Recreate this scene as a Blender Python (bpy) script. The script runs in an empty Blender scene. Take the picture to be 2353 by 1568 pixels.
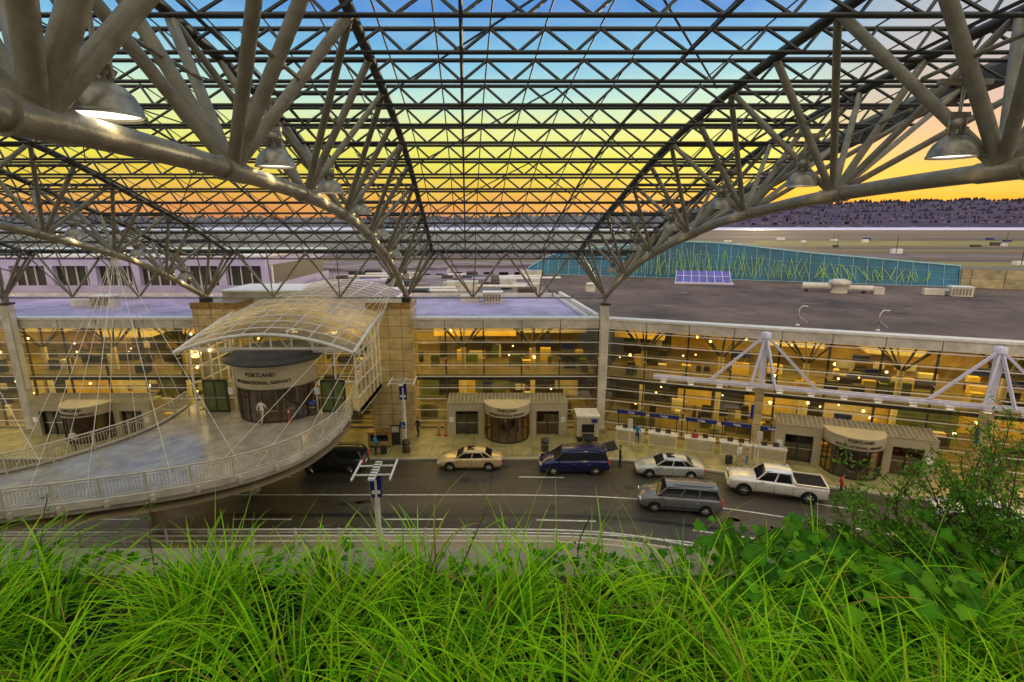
import bpy, math, random
from mathutils import Vector, Matrix, noise
random.seed(7)
D=bpy.data
sc=bpy.context.scene
sc.view_settings.view_transform='Standard'; sc.view_settings.look='None'; sc.view_settings.exposure=0
R=random.random
def U(a,b): return a+(b-a)*R()

# ---------------- materials ----------------
def mat(name,c,rough=.6,metal=0,ns=1.5,na=.25,bump=0,emit=None,es=0,coat=0,spec=.5,ns2=None,c2=None,stretch=None):
    m=D.materials.new(name); m.use_nodes=True; nt=m.node_tree; b=nt.nodes['Principled BSDF']
    b.inputs['Roughness'].default_value=rough; b.inputs['Metallic'].default_value=metal
    b.inputs['Specular IOR Level'].default_value=spec
    b.inputs['Coat Weight'].default_value=coat
    if emit: 
        b.inputs['Emission Color'].default_value=(*emit,1); b.inputs['Emission Strength'].default_value=es
    tc=nt.nodes.new('ShaderNodeTexCoord'); n=nt.nodes.new('ShaderNodeTexNoise')
    n.inputs['Scale'].default_value=ns; n.inputs['Detail'].default_value=10; n.inputs['Roughness'].default_value=.68
    src=tc.outputs['Object']
    if stretch:
        mp=nt.nodes.new('ShaderNodeMapping'); mp.inputs['Scale'].default_value=stretch; nt.links.new(src,mp.inputs[0]); src=mp.outputs[0]
    nt.links.new(src,n.inputs['Vector'])
    r=nt.nodes.new('ShaderNodeValToRGB'); r.color_ramp.elements[0].position=.33; r.color_ramp.elements[1].position=.67
    r.color_ramp.elements[0].color=(*[x*(1-na) for x in (c2 or c)],1); r.color_ramp.elements[1].color=(*[min(1,x*(1+na)) for x in c],1)
    nt.links.new(n.outputs['Fac'],r.inputs['Fac']); nt.links.new(r.outputs['Color'],b.inputs['Base Color'])
    if bump:
        bp=nt.nodes.new('ShaderNodeBump'); bp.inputs['Strength'].default_value=bump; bp.inputs['Distance'].default_value=.05
        n2=nt.nodes.new('ShaderNodeTexNoise'); n2.inputs['Scale'].default_value=ns2 or ns*8; n2.inputs['Detail'].default_value=5
        nt.links.new(tc.outputs['Object'],n2.inputs['Vector'])
        nt.links.new(n2.outputs['Fac'],bp.inputs['Height']); nt.links.new(bp.outputs['Normal'],b.inputs['Normal'])
    return m
def panelmat(name,c,line,w,h,axis='XZ',rough=.5,mortar=.02,var=.12,off=0):
    m=D.materials.new(name); m.use_nodes=True; nt=m.node_tree; b=nt.nodes['Principled BSDF']; b.inputs['Roughness'].default_value=rough
    tc=nt.nodes.new('ShaderNodeTexCoord'); s=nt.nodes.new('ShaderNodeSeparateXYZ'); cb=nt.nodes.new('ShaderNodeCombineXYZ')
    nt.links.new(tc.outputs['Object'],s.inputs[0])
    if axis=='XZ':
        ad=nt.nodes.new('ShaderNodeMath'); ad.operation='ADD'; nt.links.new(s.outputs[0],ad.inputs[0]); nt.links.new(s.outputs[1],ad.inputs[1])
        nt.links.new(ad.outputs[0],cb.inputs[0]); nt.links.new(s.outputs[2],cb.inputs[1])
    else:
        nt.links.new(s.outputs[0],cb.inputs[0]); nt.links.new(s.outputs[1],cb.inputs[1])
    br=nt.nodes.new('ShaderNodeTexBrick'); br.offset=off; br.inputs['Scale'].default_value=1
    br.inputs['Brick Width'].default_value=w; br.inputs['Row Height'].default_value=h; br.inputs['Mortar Size'].default_value=mortar
    br.inputs['Color1'].default_value=(*[x*(1-var) for x in c],1); br.inputs['Color2'].default_value=(*[x*(1+var) for x in c],1); br.inputs['Mortar'].default_value=(*line,1)
    nt.links.new(cb.outputs[0],br.inputs['Vector'])
    n=nt.nodes.new('ShaderNodeTexNoise'); n.inputs['Scale'].default_value=1.0; n.inputs['Detail'].default_value=10; n.inputs['Roughness'].default_value=.7; nt.links.new(tc.outputs['Object'],n.inputs['Vector'])
    mr=nt.nodes.new('ShaderNodeMapRange'); mr.inputs[1].default_value=.35; mr.inputs[2].default_value=.65; mr.inputs[3].default_value=.62; mr.inputs[4].default_value=1.2
    nt.links.new(n.outputs['Fac'],mr.inputs[0])
    mx=nt.nodes.new('ShaderNodeVectorMath'); mx.operation='SCALE'; nt.links.new(br.outputs['Color'],mx.inputs[0]); nt.links.new(mr.outputs[0],mx.inputs['Scale'])
    nt.links.new(mx.outputs[0],b.inputs['Base Color'])
    return m
def glassmat(name,tint,fac,dif=None,dfac=0,rough=.02,dirt=0):
    m=D.materials.new(name); m.use_nodes=True; nt=m.node_tree; nt.nodes.remove(nt.nodes['Principled BSDF']); o=nt.nodes['Material Output']
    t=nt.nodes.new('ShaderNodeBsdfTransparent'); t.inputs[0].default_value=(*tint,1)
    g=nt.nodes.new('ShaderNodeBsdfGlossy'); g.inputs['Roughness'].default_value=rough; g.inputs[0].default_value=(.9,.95,.95,1)
    x=nt.nodes.new('ShaderNodeMixShader'); x.inputs[0].default_value=fac
    nt.links.new(t.outputs[0],x.inputs[1]); nt.links.new(g.outputs[0],x.inputs[2]); last=x
    if dif:
        d=nt.nodes.new('ShaderNodeBsdfTranslucent'); d.inputs[0].default_value=(*dif,1)
        y=nt.nodes.new('ShaderNodeMixShader'); y.inputs[0].default_value=dfac
        tc=nt.nodes.new('ShaderNodeTexCoord'); n=nt.nodes.new('ShaderNodeTexNoise'); n.inputs['Scale'].default_value=.9; n.inputs['Detail'].default_value=6
        nt.links.new(tc.outputs['Object'],n.inputs['Vector']); mr=nt.nodes.new('ShaderNodeMapRange'); mr.inputs[1].default_value=.35; mr.inputs[2].default_value=.65
        mr.inputs[3].default_value=dfac*.6; mr.inputs[4].default_value=min(1,dfac*1.4); nt.links.new(n.outputs['Fac'],mr.inputs[0]); nt.links.new(mr.outputs[0],y.inputs[0])
        nt.links.new(x.outputs[0],y.inputs[1]); nt.links.new(d.outputs[0],y.inputs[2]); last=y
    nt.links.new(last.outputs[0],o.inputs[0]); return m

STEEL=mat('painted_steel',(.27,.245,.19),.38,0,2.2,.12,.15,c2=(.19,.17,.13))
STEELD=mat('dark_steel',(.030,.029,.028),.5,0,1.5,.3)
STEELW=mat('white_steel',(.72,.69,.64),.4,0,2,.15)
LAV=mat('lavender_steel',(.64,.62,.76),.4,0,2,.1)
CABLE=mat('cable',(.75,.70,.6),.4)
ASPH=mat('asphalt',(.080,.068,.050),.42,0,.22,.25,.4,ns2=25,c2=(.038,.033,.028),stretch=(.35,1.4,1))
CONC=mat('concrete',(.36,.29,.18),.5,0,.5,.25,.2)
WALK=panelmat('sidewalk_slabs',(.40,.345,.14),(.14,.12,.05),1.6,1.6,'XY',.35,.025,.08)
DECK=panelmat('bridge_deck_surface',(.40,.345,.26),(.24,.20,.15),2.2,2.2,'XY',.16,.015,.05)
KERB=mat('kerb_concrete',(.50,.46,.34),.6,0,1,.2)
PAINT=mat('road_paint',(.78,.75,.68),.6,0,3,.2,c2=(.45,.42,.36))
PAINTY=mat('yellow_paint',(.75,.45,.04),.6,0,4,.2)
TAN=panelmat('tan_cladding',(.58,.44,.22),(.16,.11,.05),1.1,.95,'XZ',.4,.022,.05)
COPPER=mat('copper_band',(.34,.20,.07),.35,.4,3,.5)
PORT=mat('portal_cladding',(.46,.39,.26),.4,0,1,.12)
PTOP=mat('portal_roof',(.22,.19,.13),.6,0,2,.3)
WHITE=mat('white_panel',(.66,.61,.52),.45,0,.8,.12,c2=(.48,.43,.36))
MULL=mat('mullion',(.045,.038,.026),.4)
ROOFL=mat('violet_lit_roof',(.40,.34,.56),.6,0,.25,.2,c2=(.25,.22,.33))  # whitish roof; the violet light on it is put into the colour
ROOFB=mat('gravel_roof',(.150,.105,.082),.9,0,.13,.25,.5,ns2=3,c2=(.060,.043,.037))
ROOFG=mat('grey_roof',(.24,.19,.20),.8,0,.2,.35,c2=(.11,.09,.10))
LAVW=mat('lavender_wall',(.46,.41,.58),.6,0,.6,.12)
INT1=mat('interior_ochre',(.80,.54,.10),.6,0,.5,.3)
INT2=mat('interior_cream',(.70,.60,.34),.6,0,.5,.2)
INT3=mat('interior_dark',(.032,.028,.016),.5,0,.8,.4)
INT4=mat('interior_green',(.10,.13,.035),.6,0,.8,.4)
FLOORI=mat('interior_floor',(.15,.12,.06),.3,0,.8,.4)
WARM=mat('warm_bulb',(1,.8,.5),.5,emit=(1,.55,.15),es=9)
DIMW=mat('marker_bulb',(1,.8,.5),.5,emit=(1,.75,.3),es=.9)
WHT=mat('white_bulb',(1,1,.9),.5,emit=(1,.93,.72),es=2.2)
GLASS=glassmat('curtain_glass',(.88,.86,.66),.14,rough=.015)
GLASSD=glassmat('door_glass',(.55,.45,.32),.12)
RGLASS=glassmat('roof_glass',(.90,.97,.93),.05,(.8,.9,.85),.10,.1)
VGLASS=glassmat('vault_glass',(.8,.75,.65),.15,(.95,.88,.74),.68,.15)
BLUEG=mat('blue_glass',(.004,.10,.17),.18,.1,.15,.5,spec=.5)
BLUE=mat('blue_sign',(.012,.025,.20),.4)
BLACK=mat('black_rubber',(.018,.018,.018),.8,spec=.2)
CHROME=mat('chrome',(.6,.6,.6),.2,.9)
CGLASS=mat('car_glass',(.012,.014,.016),.05,0,spec=.7)
RED=mat('red_plastic',(.5,.03,.02),.4,emit=(1,.05,.02),es=.15)
REDP=mat('red_post_plastic',(.4,.04,.02),.5)
ORANGE=mat('orange_plastic',(.8,.15,.02),.5)
HEADL=mat('headlamp',(.8,.8,.75),.1,0,spec=1)
TEXTM=mat('dark_lettering',(.04,.025,.012),.5)
TEXTW=mat('white_lettering',(.85,.85,.85),.5)
LAMPM=mat('aluminium_shade',(.38,.35,.30),.33,.5,3,.25,.1,c2=(.20,.18,.15))
SKIN=mat('skin',(.45,.27,.18),.6); HAIR=mat('hair',(.04,.025,.015),.7)
SOIL=mat('soil',(.012,.022,.006),.95,0,6,.5,.5)

# ---------------- mesh builder ----------------
class MB:
    def __init__(s,M=None): s.v=[];s.f=[];s.mi=[];s.sm=[];s.mats=[]; s.M=M or Matrix.Identity(4)
    def add(s,vs,fs,m,smooth=False):
        if m not in s.mats: s.mats.append(m)
        k=s.mats.index(m); o=len(s.v)
        s.v.extend([tuple(s.M@Vector(p)) for p in vs])
        for f in fs: s.f.append(tuple(i+o for i in f)); s.mi.append(k); s.sm.append(smooth)
    def tube(s,p,q,r,m,n=6,r2=None,cap=True):
        p=Vector(p);q=Vector(q);d=q-p
        if d.length<1e-6: return
        d.normalize(); a=d.orthogonal().normalized(); b=d.cross(a); r2=r if r2 is None else r2
        vs=[];
        for c,rr in((p,r),(q,r2)):
            for i in range(n):
                t=2*math.pi*i/n; vs.append(c+a*math.cos(t)*rr+b*math.sin(t)*rr)
        s.add(vs,[(i,(i+1)%n,n+(i+1)%n,n+i) for i in range(n)],m,n>5)
        if cap: s.add(vs,[tuple(range(n))[::-1],tuple(range(n,2*n))],m)
    def path(s,pts,r,m,n=8):
        pts=[Vector(p) for p in pts]; vs=[];N=len(pts); up=Vector((0,0,1))
        for i,p in enumerate(pts):
            d=(pts[min(i+1,N-1)]-pts[max(i-1,0)]).normalized()
            a=d.cross(up); a=a.normalized() if a.length>1e-3 else Vector((1,0,0)); b=d.cross(a)
            for k in range(n):
                t=2*math.pi*k/n; vs.append(p+a*math.cos(t)*r+b*math.sin(t)*r)
        fs=[(i*n+k,i*n+(k+1)%n,(i+1)*n+(k+1)%n,(i+1)*n+k) for i in range(N-1) for k in range(n)]
        s.add(vs,fs,m,True)
    def bx(s,a,b,m):
        x0,y0,z0=a;x1,y1,z1=b
        vs=[(x0,y0,z0),(x1,y0,z0),(x1,y1,z0),(x0,y1,z0),(x0,y0,z1),(x1,y0,z1),(x1,y1,z1),(x0,y1,z1)]
        s.add(vs,[(3,2,1,0),(4,5,6,7),(0,1,5,4),(1,2,6,5),(2,3,7,6),(3,0,4,7)],m)
    def cb(s,c,sz,m): s.bx([c[i]-sz[i]/2 for i in range(3)],[c[i]+sz[i]/2 for i in range(3)],m)
    def beam(s,p,q,w,h,m):
        p=Vector(p);q=Vector(q);d=(q-p).normalized(); a=d.cross(Vector((0,0,1)))
        a=a.normalized() if a.length>1e-3 else Vector((1,0,0)); b=a.cross(d)
        vs=[c+a*i*w/2+b*j*h/2 for c in(p,q) for i,j in((-1,-1),(1,-1),(1,1),(-1,1))]
        s.add(vs,[(0,1,5,4),(1,2,6,5),(2,3,7,6),(3,0,4,7),(3,2,1,0),(4,5,6,7)],m)
    def lathe(s,prof,c,m,n=20,a0=0,a1=2*math.pi,smooth=True):
        full=abs(a1-a0-2*math.pi)<1e-4; N=n if full else n+1; vs=[]
        for r,z in prof:
            for i in range(N):
                t=a0+(a1-a0)*i/n; vs.append((c[0]+r*math.cos(t),c[1]+r*math.sin(t),c[2]+z))
        fs=[]
        for j in range(len(prof)-1):
            for i in range(n):
                k=(i+1)%N; fs.append((j*N+i,j*N+k,(j+1)*N+k,(j+1)*N+i))
        s.add(vs,fs,m,smooth)
    def poly(s,pts,m): s.add(pts,[tuple(range(len(pts)))],m)
    def prism(s,pts,z0,z1,m,mtop=None):
        n=len(pts); lo=[(x,y,z0) for x,y in pts]; hi=[(x,y,z1) for x,y in pts]
        s.add(lo+hi,[(i,(i+1)%n,n+(i+1)%n,n+i) for i in range(n)],m); s.add(hi,[tuple(range(n))],mtop or m); s.add(lo,[tuple(range(n))[::-1]],m)
    def build(s,name,parent=None,loc=None):
        me=D.meshes.new(name); me.from_pydata(s.v,[],s.f)
        for m in s.mats: me.materials.append(m)
        me.polygons.foreach_set('material_index',s.mi); me.polygons.foreach_set('use_smooth',s.sm); me.update()
        o=D.objects.new(name,me); sc.collection.objects.link(o)
        if parent: o.parent=parent
        if loc: o.location=loc
        return o
def empty(name,loc=(0,0,0),rz=0):
    o=D.objects.new(name,None); sc.collection.objects.link(o); o.location=loc; o.rotation_euler=(0,0,rz); o.empty_display_size=.5; return o
def interp(tab,x):
    tab=sorted(tab)
    if x<=tab[0][0]: return tab[0][1]
    if x>=tab[-1][0]: return tab[-1][1]
    n=len(tab)
    for i in range(n-1):
        if tab[i][0]<=x<=tab[i+1][0]:
            x0,y0=tab[i];x1,y1=tab[i+1];h=x1-x0
            m0=(y1-tab[i-1][1])/(x1-tab[i-1][0]) if i>0 else (y1-y0)/h
            m1=(tab[i+2][1]-y0)/(tab[i+2][0]-x0) if i<n-2 else (y1-y0)/h
            t=(x-x0)/h
            return (2*t**3-3*t*t+1)*y0+(t**3-2*t*t+t)*h*m0+(-2*t**3+3*t*t)*y1+(t**3-t*t)*h*m1
def textverts(st,size):
    cu=D.curves.new('t','FONT'); cu.body=st; cu.size=size; cu.align_x='CENTER'; cu.extrude=.012; cu.resolution_u=2; cu.offset=size*.012
    o=D.objects.new('t',cu); sc.collection.objects.link(o)
    me=D.meshes.new_from_object(o.evaluated_get(bpy.context.evaluated_depsgraph_get()))
    vs=[tuple(v.co) for v in me.vertices]; fs=[tuple(p.vertices) for p in me.polygons]
    D.objects.remove(o); D.meshes.remove(me); D.curves.remove(cu); return vs,fs
def bent(mb,st,size,c,Rr,z,m):
    vs,fs=textverts(st,size)
    mb.add([(c[0]+(Rr+w)*math.sin(x/Rr),c[1]-(Rr+w)*math.cos(x/Rr),z+y) for x,y,w in vs],fs,m)
def flat_text(mb,st,size,c,m):
    vs,fs=textverts(st,size); mb.add([(c[0]+x,c[1]-w,c[2]+y) for x,y,w in vs],fs,m)

# ---------------- camera / world / sun ----------------
cam=D.cameras.new('camera'); co=D.objects.new('camera',cam); sc.collection.objects.link(co); sc.camera=co
cam.lens=18; cam.sensor_width=36; cam.clip_start=.05; cam.clip_end=12000
co.location=(0,0,17.65); co.rotation_euler=(math.radians(77.1),0,0)

SUN_EL=math.radians(4); SUN_AZ=math.radians(25)
w=D.worlds.new('World'); sc.world=w; w.use_nodes=True; nt=w.node_tree; bg=nt.nodes['Background']; wo=nt.nodes['World Output']
L=nt.links.new
sky=nt.nodes.new('ShaderNodeTexSky'); sky.sky_type='NISHITA'; sky.sun_disc=False; sky.sun_elevation=SUN_EL; sky.sun_rotation=SUN_AZ
bg.inputs['Strength'].default_value=.01; L(sky.outputs[0],bg.inputs[0])
tc=nt.nodes.new('ShaderNodeTexCoord'); nv=nt.nodes.new('ShaderNodeVectorMath'); nv.operation='NORMALIZE'; L(tc.outputs['Generated'],nv.inputs[0])
sp=nt.nodes.new('ShaderNodeSeparateXYZ')
cn=nt.nodes.new('ShaderNodeTexNoise'); cn.inputs['Scale'].default_value=5; cn.inputs['Detail'].default_value=6
mp=nt.nodes.new('ShaderNodeMapping'); mp.inputs['Scale'].default_value=(1,1,6); L(nv.outputs[0],mp.inputs[0]); L(mp.outputs[0],cn.inputs['Vector']); L(nv.outputs[0],sp.inputs[0])
n1=nt.nodes.new('ShaderNodeMath'); n1.operation='MULTIPLY_ADD'; L(cn.outputs['Fac'],n1.inputs[0]); n1.inputs[1].default_value=.07; L(sp.outputs[2],n1.inputs[2])
n2=nt.nodes.new('ShaderNodeMath'); n2.operation='SUBTRACT'; L(n1.outputs[0],n2.inputs[0]); n2.inputs[1].default_value=.035
def srgb(c): return tuple(((x/255)/12.92 if x/255<.04045 else ((x/255+.055)/1.055)**2.4) for x in c)
def ramp(els):
    r=nt.nodes.new('ShaderNodeValToRGB'); cr=r.color_ramp
    for i,(p,c) in enumerate(els):
        e=cr.elements[i] if i<2 else cr.elements.new(p)
        e.position=p; e.color=(*srgb(c),1)
    return r
rc=ramp([(0,(225,110,40)),(1,(235,235,240)),(.03,(250,155,30)),(.065,(255,200,0)),(.11,(255,238,40)),(.165,(252,250,150)),(.215,(205,240,225)),(.27,(125,200,242)),(.34,(55,142,228)),(.48,(100,160,235)),(.7,(215,222,235))])
rr=ramp([(0,(245,140,50)),(1,(235,235,240)),(.035,(255,180,45)),(.075,(255,205,85)),(.12,(245,198,138)),(.17,(228,190,170)),(.25,(200,188,195)),(.36,(150,180,215)),(.6,(200,210,230))])
L(n2.outputs[0],rc.inputs[0]); L(n2.outputs[0],rr.inputs[0])
az=nt.nodes.new('ShaderNodeMapRange'); az.interpolation_type='SMOOTHSTEP'; L(sp.outputs[0],az.inputs[0]); az.inputs[1].default_value=.40; az.inputs[2].default_value=.58
m1=nt.nodes.new('ShaderNodeMixRGB'); L(az.outputs[0],m1.inputs[0]); L(rc.outputs[0],m1.inputs[1]); L(rr.outputs[0],m1.inputs[2])
bk=nt.nodes.new('ShaderNodeMapRange'); bk.interpolation_type='SMOOTHSTEP'; L(sp.outputs[1],bk.inputs[0]); bk.inputs[1].default_value=.1; bk.inputs[2].default_value=-.35
m2=nt.nodes.new('ShaderNodeMixRGB'); L(bk.outputs[0],m2.inputs[0]); L(m1.outputs[0],m2.inputs[1]); m2.inputs[2].default_value=(1.40,1.22,1.0,1)
b2=nt.nodes.new('ShaderNodeBackground'); b2.inputs['Strength'].default_value=1.0; L(m2.outputs[0],b2.inputs[0])
ad=nt.nodes.new('ShaderNodeAddShader'); L(bg.outputs[0],ad.inputs[0]); L(b2.outputs[0],ad.inputs[1]); L(ad.outputs[0],wo.inputs[0])
sl=D.lights.new('sun','SUN'); sl.energy=.8; sl.angle=math.radians(.5); sl.color=(1,.75,.45)
so=D.objects.new('sun',sl); sc.collection.objects.link(so)
sd=Vector((math.sin(SUN_AZ)*math.cos(SUN_EL),math.cos(SUN_AZ)*math.cos(SUN_EL),math.sin(SUN_EL)))
so.rotation_euler=sd.to_track_quat('Z','Y').to_euler()

# ---------------- ground, river, hills ----------------
g=MB(); AIR=mat('airfield_grass',(.18,.115,.05),.9,0,.006,.3,c2=(.08,.052,.03),stretch=(.5,2.0,1))
g.poly([(-6000,-400,-.05),(6000,-400,-.05),(6000,6000,-.05),(-6000,6000,-.05)],AIR); g.build('ground')
g=MB(); RUN=mat('runway_concrete',(.13,.10,.105),.8,0,.02,.3,c2=(.075,.058,.065))
for y0,y1,xa,xb in((150,200,-900,900),(300,335,-1500,1500),(480,510,-2000,2000),(700,760,-2500,2500),(1100,1180,-2500,2500)):
    g.poly([(xa,y0,-.04),(xb,y0-40,-.04),(xb,y1-40,-.04),(xa,y1,-.04)],RUN)
g.poly([(-200,84,-.035),(300,84,-.035),(300,150,-.035),(-200,150,-.035)],RUN)
g.build('runway')
g=MB(); DK=mat('dark_taxiway',(.04,.034,.036),.8,0,.03,.3)
for y0,y1,xa,xb in((212,224,-900,900),(262,270,60,900),(400,418,-900,1500),(600,622,-900,2000),(900,930,-900,2500)): g.poly([(xa,y0,-.03),(xb,y0-55,-.03),(xb,y1-55,-.03),(xa,y1,-.03)],DK)
g.build('taxiway')
g=MB(); AG=mat('mown_grass',(.20,.18,.04),.9,0,.02,.4)
g.poly([(80,226,-.025),(700,185,-.025),(700,215,-.025),(120,250,-.025)],AG); g.poly([(200,430,-.025),(1200,390,-.025),(1300,520,-.025),(260,560,-.025)],AG); g.build('infield')
g=MB(); WAT=mat('river_water',(.74,.68,.92),.5,0,.01,.12)  # pale lavender base colour stands in for the sky reflected on the water
g.poly([(-5000,1500,-.02),(5000,1500,-.02),(5000,2560,-.02),(-5000,2560,-.02)],WAT); g.build('river')
g=MB(); GV=mat('far_white',(.7,.7,.7),.6)
for i in range(40):
    x=U(40,600);y=U(160,600); s_=U(3,9); g.bx((x,y,0),(x+s_,y+2.5,U(1.5,3.2)),random.choice([GV,MULL,GV,BLUE]))
    if i%3==0: g.tube((x+2,y,0),(x+2,y,U(6,12)),.2,MULL,5)
g.build('ground_vehicles')
HILL=mat('hazy_hill_forest',(.070,.048,.100),1,0,.012,.25,c2=(.030,.022,.048)); HT=mat('hill_conifers',(.030,.022,.044),1,0,.02,.4)  # distance haze goes straight into these purple hill colours
def hz(x,k): 
    base=interp([(-4000,55),(-1200,40),(0,50),(900,72),(1250,92),(2500,128),(4500,150)],x)
    return max(0,base*k*(1+.12*noise.noise((x*.003,k*3,0))+.06*noise.noise((x*.012,k*5,2))))
h=MB(); NX=260; NY=10; vs=[]
for j in range(NY):
    k=math.sin(j/(NY-1)*math.pi/2)
    for i in range(NX):
        x=-4000+i*8500/(NX-1); vs.append((x,2540+j*130*(1),hz(x,k)*(1+.25*j/(NY-1))-.3))
h.add(vs,[(j*NX+i,j*NX+i+1,(j+1)*NX+i+1,(j+1)*NX+i) for j in range(NY-1) for i in range(NX-1)],HILL,True)
for i in range(4200):
    x=U(-3500,4300); j=random.choice([1,2,3,4,5,6,7,8,9,9,9,9]); k=math.sin(j/9*math.pi/2); z=hz(x,k)*(1+.25*j/9)
    hh=U(8,18) if j<9 else U(8,26)*(1 if noise.noise((x*.01,0,0))>-.1 else .5); rr_=hh*U(.3,.6)
    h.tube((x,2540+j*130,z-4),(x,2540+j*130,z+hh*.5),rr_,HT,5,rr_*.7,False); h.tube((x,2540+j*130,z+hh*.5),(x,2540+j*130,z+hh),rr_*.7,HT,5,.5,False)
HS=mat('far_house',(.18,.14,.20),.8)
for i in range(160):
    x=U(600,4200); j=random.choice([0,1,1,2,3,5]); k=math.sin(j/9*math.pi/2); z=hz(x,k)*(1+.25*j/9)
    s_=U(6,26); h.bx((x,2520+j*130,z-3),(x+s_,2530+j*130,z+U(4,9)),HS)
h.build('hills')

# ---------------- road ----------------
def offs(pts,d):
    out=[]
    for i,p in enumerate(pts):
        a=Vector(pts[max(i-1,0)]);b=Vector(pts[min(i+1,len(pts)-1)]);t=(b-a).normalized(); out.append((p[0]+t.y*d,p[1]-t.x*d))
    return out
def strip(mb,A,B,z,m):
    n=len(A); mb.add([(x,y,z) for x,y in A]+[(x,y,z) for x,y in B],[(n+i,n+i+1,i+1,i) for i in range(n-1)],m)
KL=[(-140,36.4),(5,36.4),(8,36.25),(10.5,35.8),(28,30.0),(70,15.3)]
FC=[(-140,42.3),(5,42.3),(7.6,42.3),(7.9,42.2),(28,35.1),(70,20.3)]
NE=[(-140,26.4),(0,26.4),(4,26.2),(9,25.2),(28,18.8),(70,4)]
g=MB(); strip(g,KL,NE,0,ASPH); strip(g,[(x,y-1.8) for x,y in NE],[(x,2.5) for x,y in NE],0,ASPH); g.build('road')
g=MB(); strip(g,FC,KL,.14,WALK); g.build('sidewalk')
g=MB()
def wallstrip(mb,P,z0,z1,m):
    n=len(P); mb.add([(x,y,z0) for x,y in P]+[(x,y,z1) for x,y in P],[(i,i+1,n+i+1,n+i) for i in range(n-1)],m)
K2=offs(KL,.22)
strip(g,KL,K2,.142,KERB); wallstrip(g,K2,-.02,.142,KERB); g.build('kerb')
g=MB(); strip(g,NE,[(x,y-1.8) for x,y in NE],.15,CONC); wallstrip(g,NE,-.02,.15,CONC); g.build('median')
g=MB()
def sub(pts,a,b,n=16):
    Ls=[0]
    for i in range(1,len(pts)): Ls.append(Ls[-1]+(Vector(pts[i])-Vector(pts[i-1])).length)
    out=[]
    for k in range(n+1):
        s=a+(b-a)*k/n
        for i in range(len(pts)-1):
            if Ls[i]<=s<=Ls[i+1]:
                t=(s-Ls[i])/(Ls[i+1]-Ls[i]); out.append(tuple(Vector(pts[i]).lerp(Vector(pts[i+1]),t))); break
    return out
L1=[(-140,31.1),(0,31.1),(5,30.95),(9,30.5),(14.5,29.2),(28,24.7),(70,10)]
L2=[(-140,28.2),(0,28.2),(5,28.0),(9,27.5),(14.5,26.1),(28,21.6),(70,7)]
L3=[(x,y+2.5) for x,y in L1]
q=sub(L1,90,210,60); strip(g,q,offs(q,.12),.004,PAINT)
for k in range(12):
    a=95+k*9.3; q=sub(L2,a,a+3.6,4); strip(g,q,offs(q,.13),.004,PAINT)
for a in (140.5,121,160): q=sub(L3,a,a+3.2,4); strip(g,q,offs(q,.12),.004,PAINT)
q=sub(L2,90,210,60); q=[(x,y-1.35) for x,y in q]; strip(g,q,offs(q,.12),.004,PAINT)
g.build('lane_markings')
g=MB(); TAR=mat('tar_patch',(.018,.018,.02),.4,0,1,.3); q=[(x,y-.05) for x,y in sub(L2,70,200,40)]
strip(g,[(x,y+.65) for x,y in q],[(x,y+.25) for x,y in q],.003,TAR)
for x in(-6,-1.5,7,13.5): g.bx((x,31.4,.001),(x+.06,36.1-(.0 if x<8 else 1.5),.003),TAR)
for x,y in((-3.3,33.0),(2.5,29.4),(8,32.0)): g.lathe([(0,.004),(.35,.004)],(x,y,0),TAR,16)
OIL=mat('oil_stain',(.030,.027,.025),.3,0,1,.4)
for i in range(26):
    x=U(-14,20); y=U(34.6,35.2) if i%2 else U(29.3,30.2); y-=max(0,x-8)*.33; r_=U(.15,.5); g.add([(x+r_*U(.6,1.2)*1.6*math.cos(a*.63),y+r_*.7*U(.7,1.2)*math.sin(a*.63),.0025) for a in range(10)],[tuple(range(10))],OIL)
g.build('road_patch')
g=MB(); 
for k in range(5): g.bx((-31+k*.95,37.0,.146),(-30.4+k*.95,38.3,.15),PAINTY)
g.bx((-31.4,36.9,.144),(-26.3,38.5,.1455),PAINTY); g.build('tactile_paving')

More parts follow.
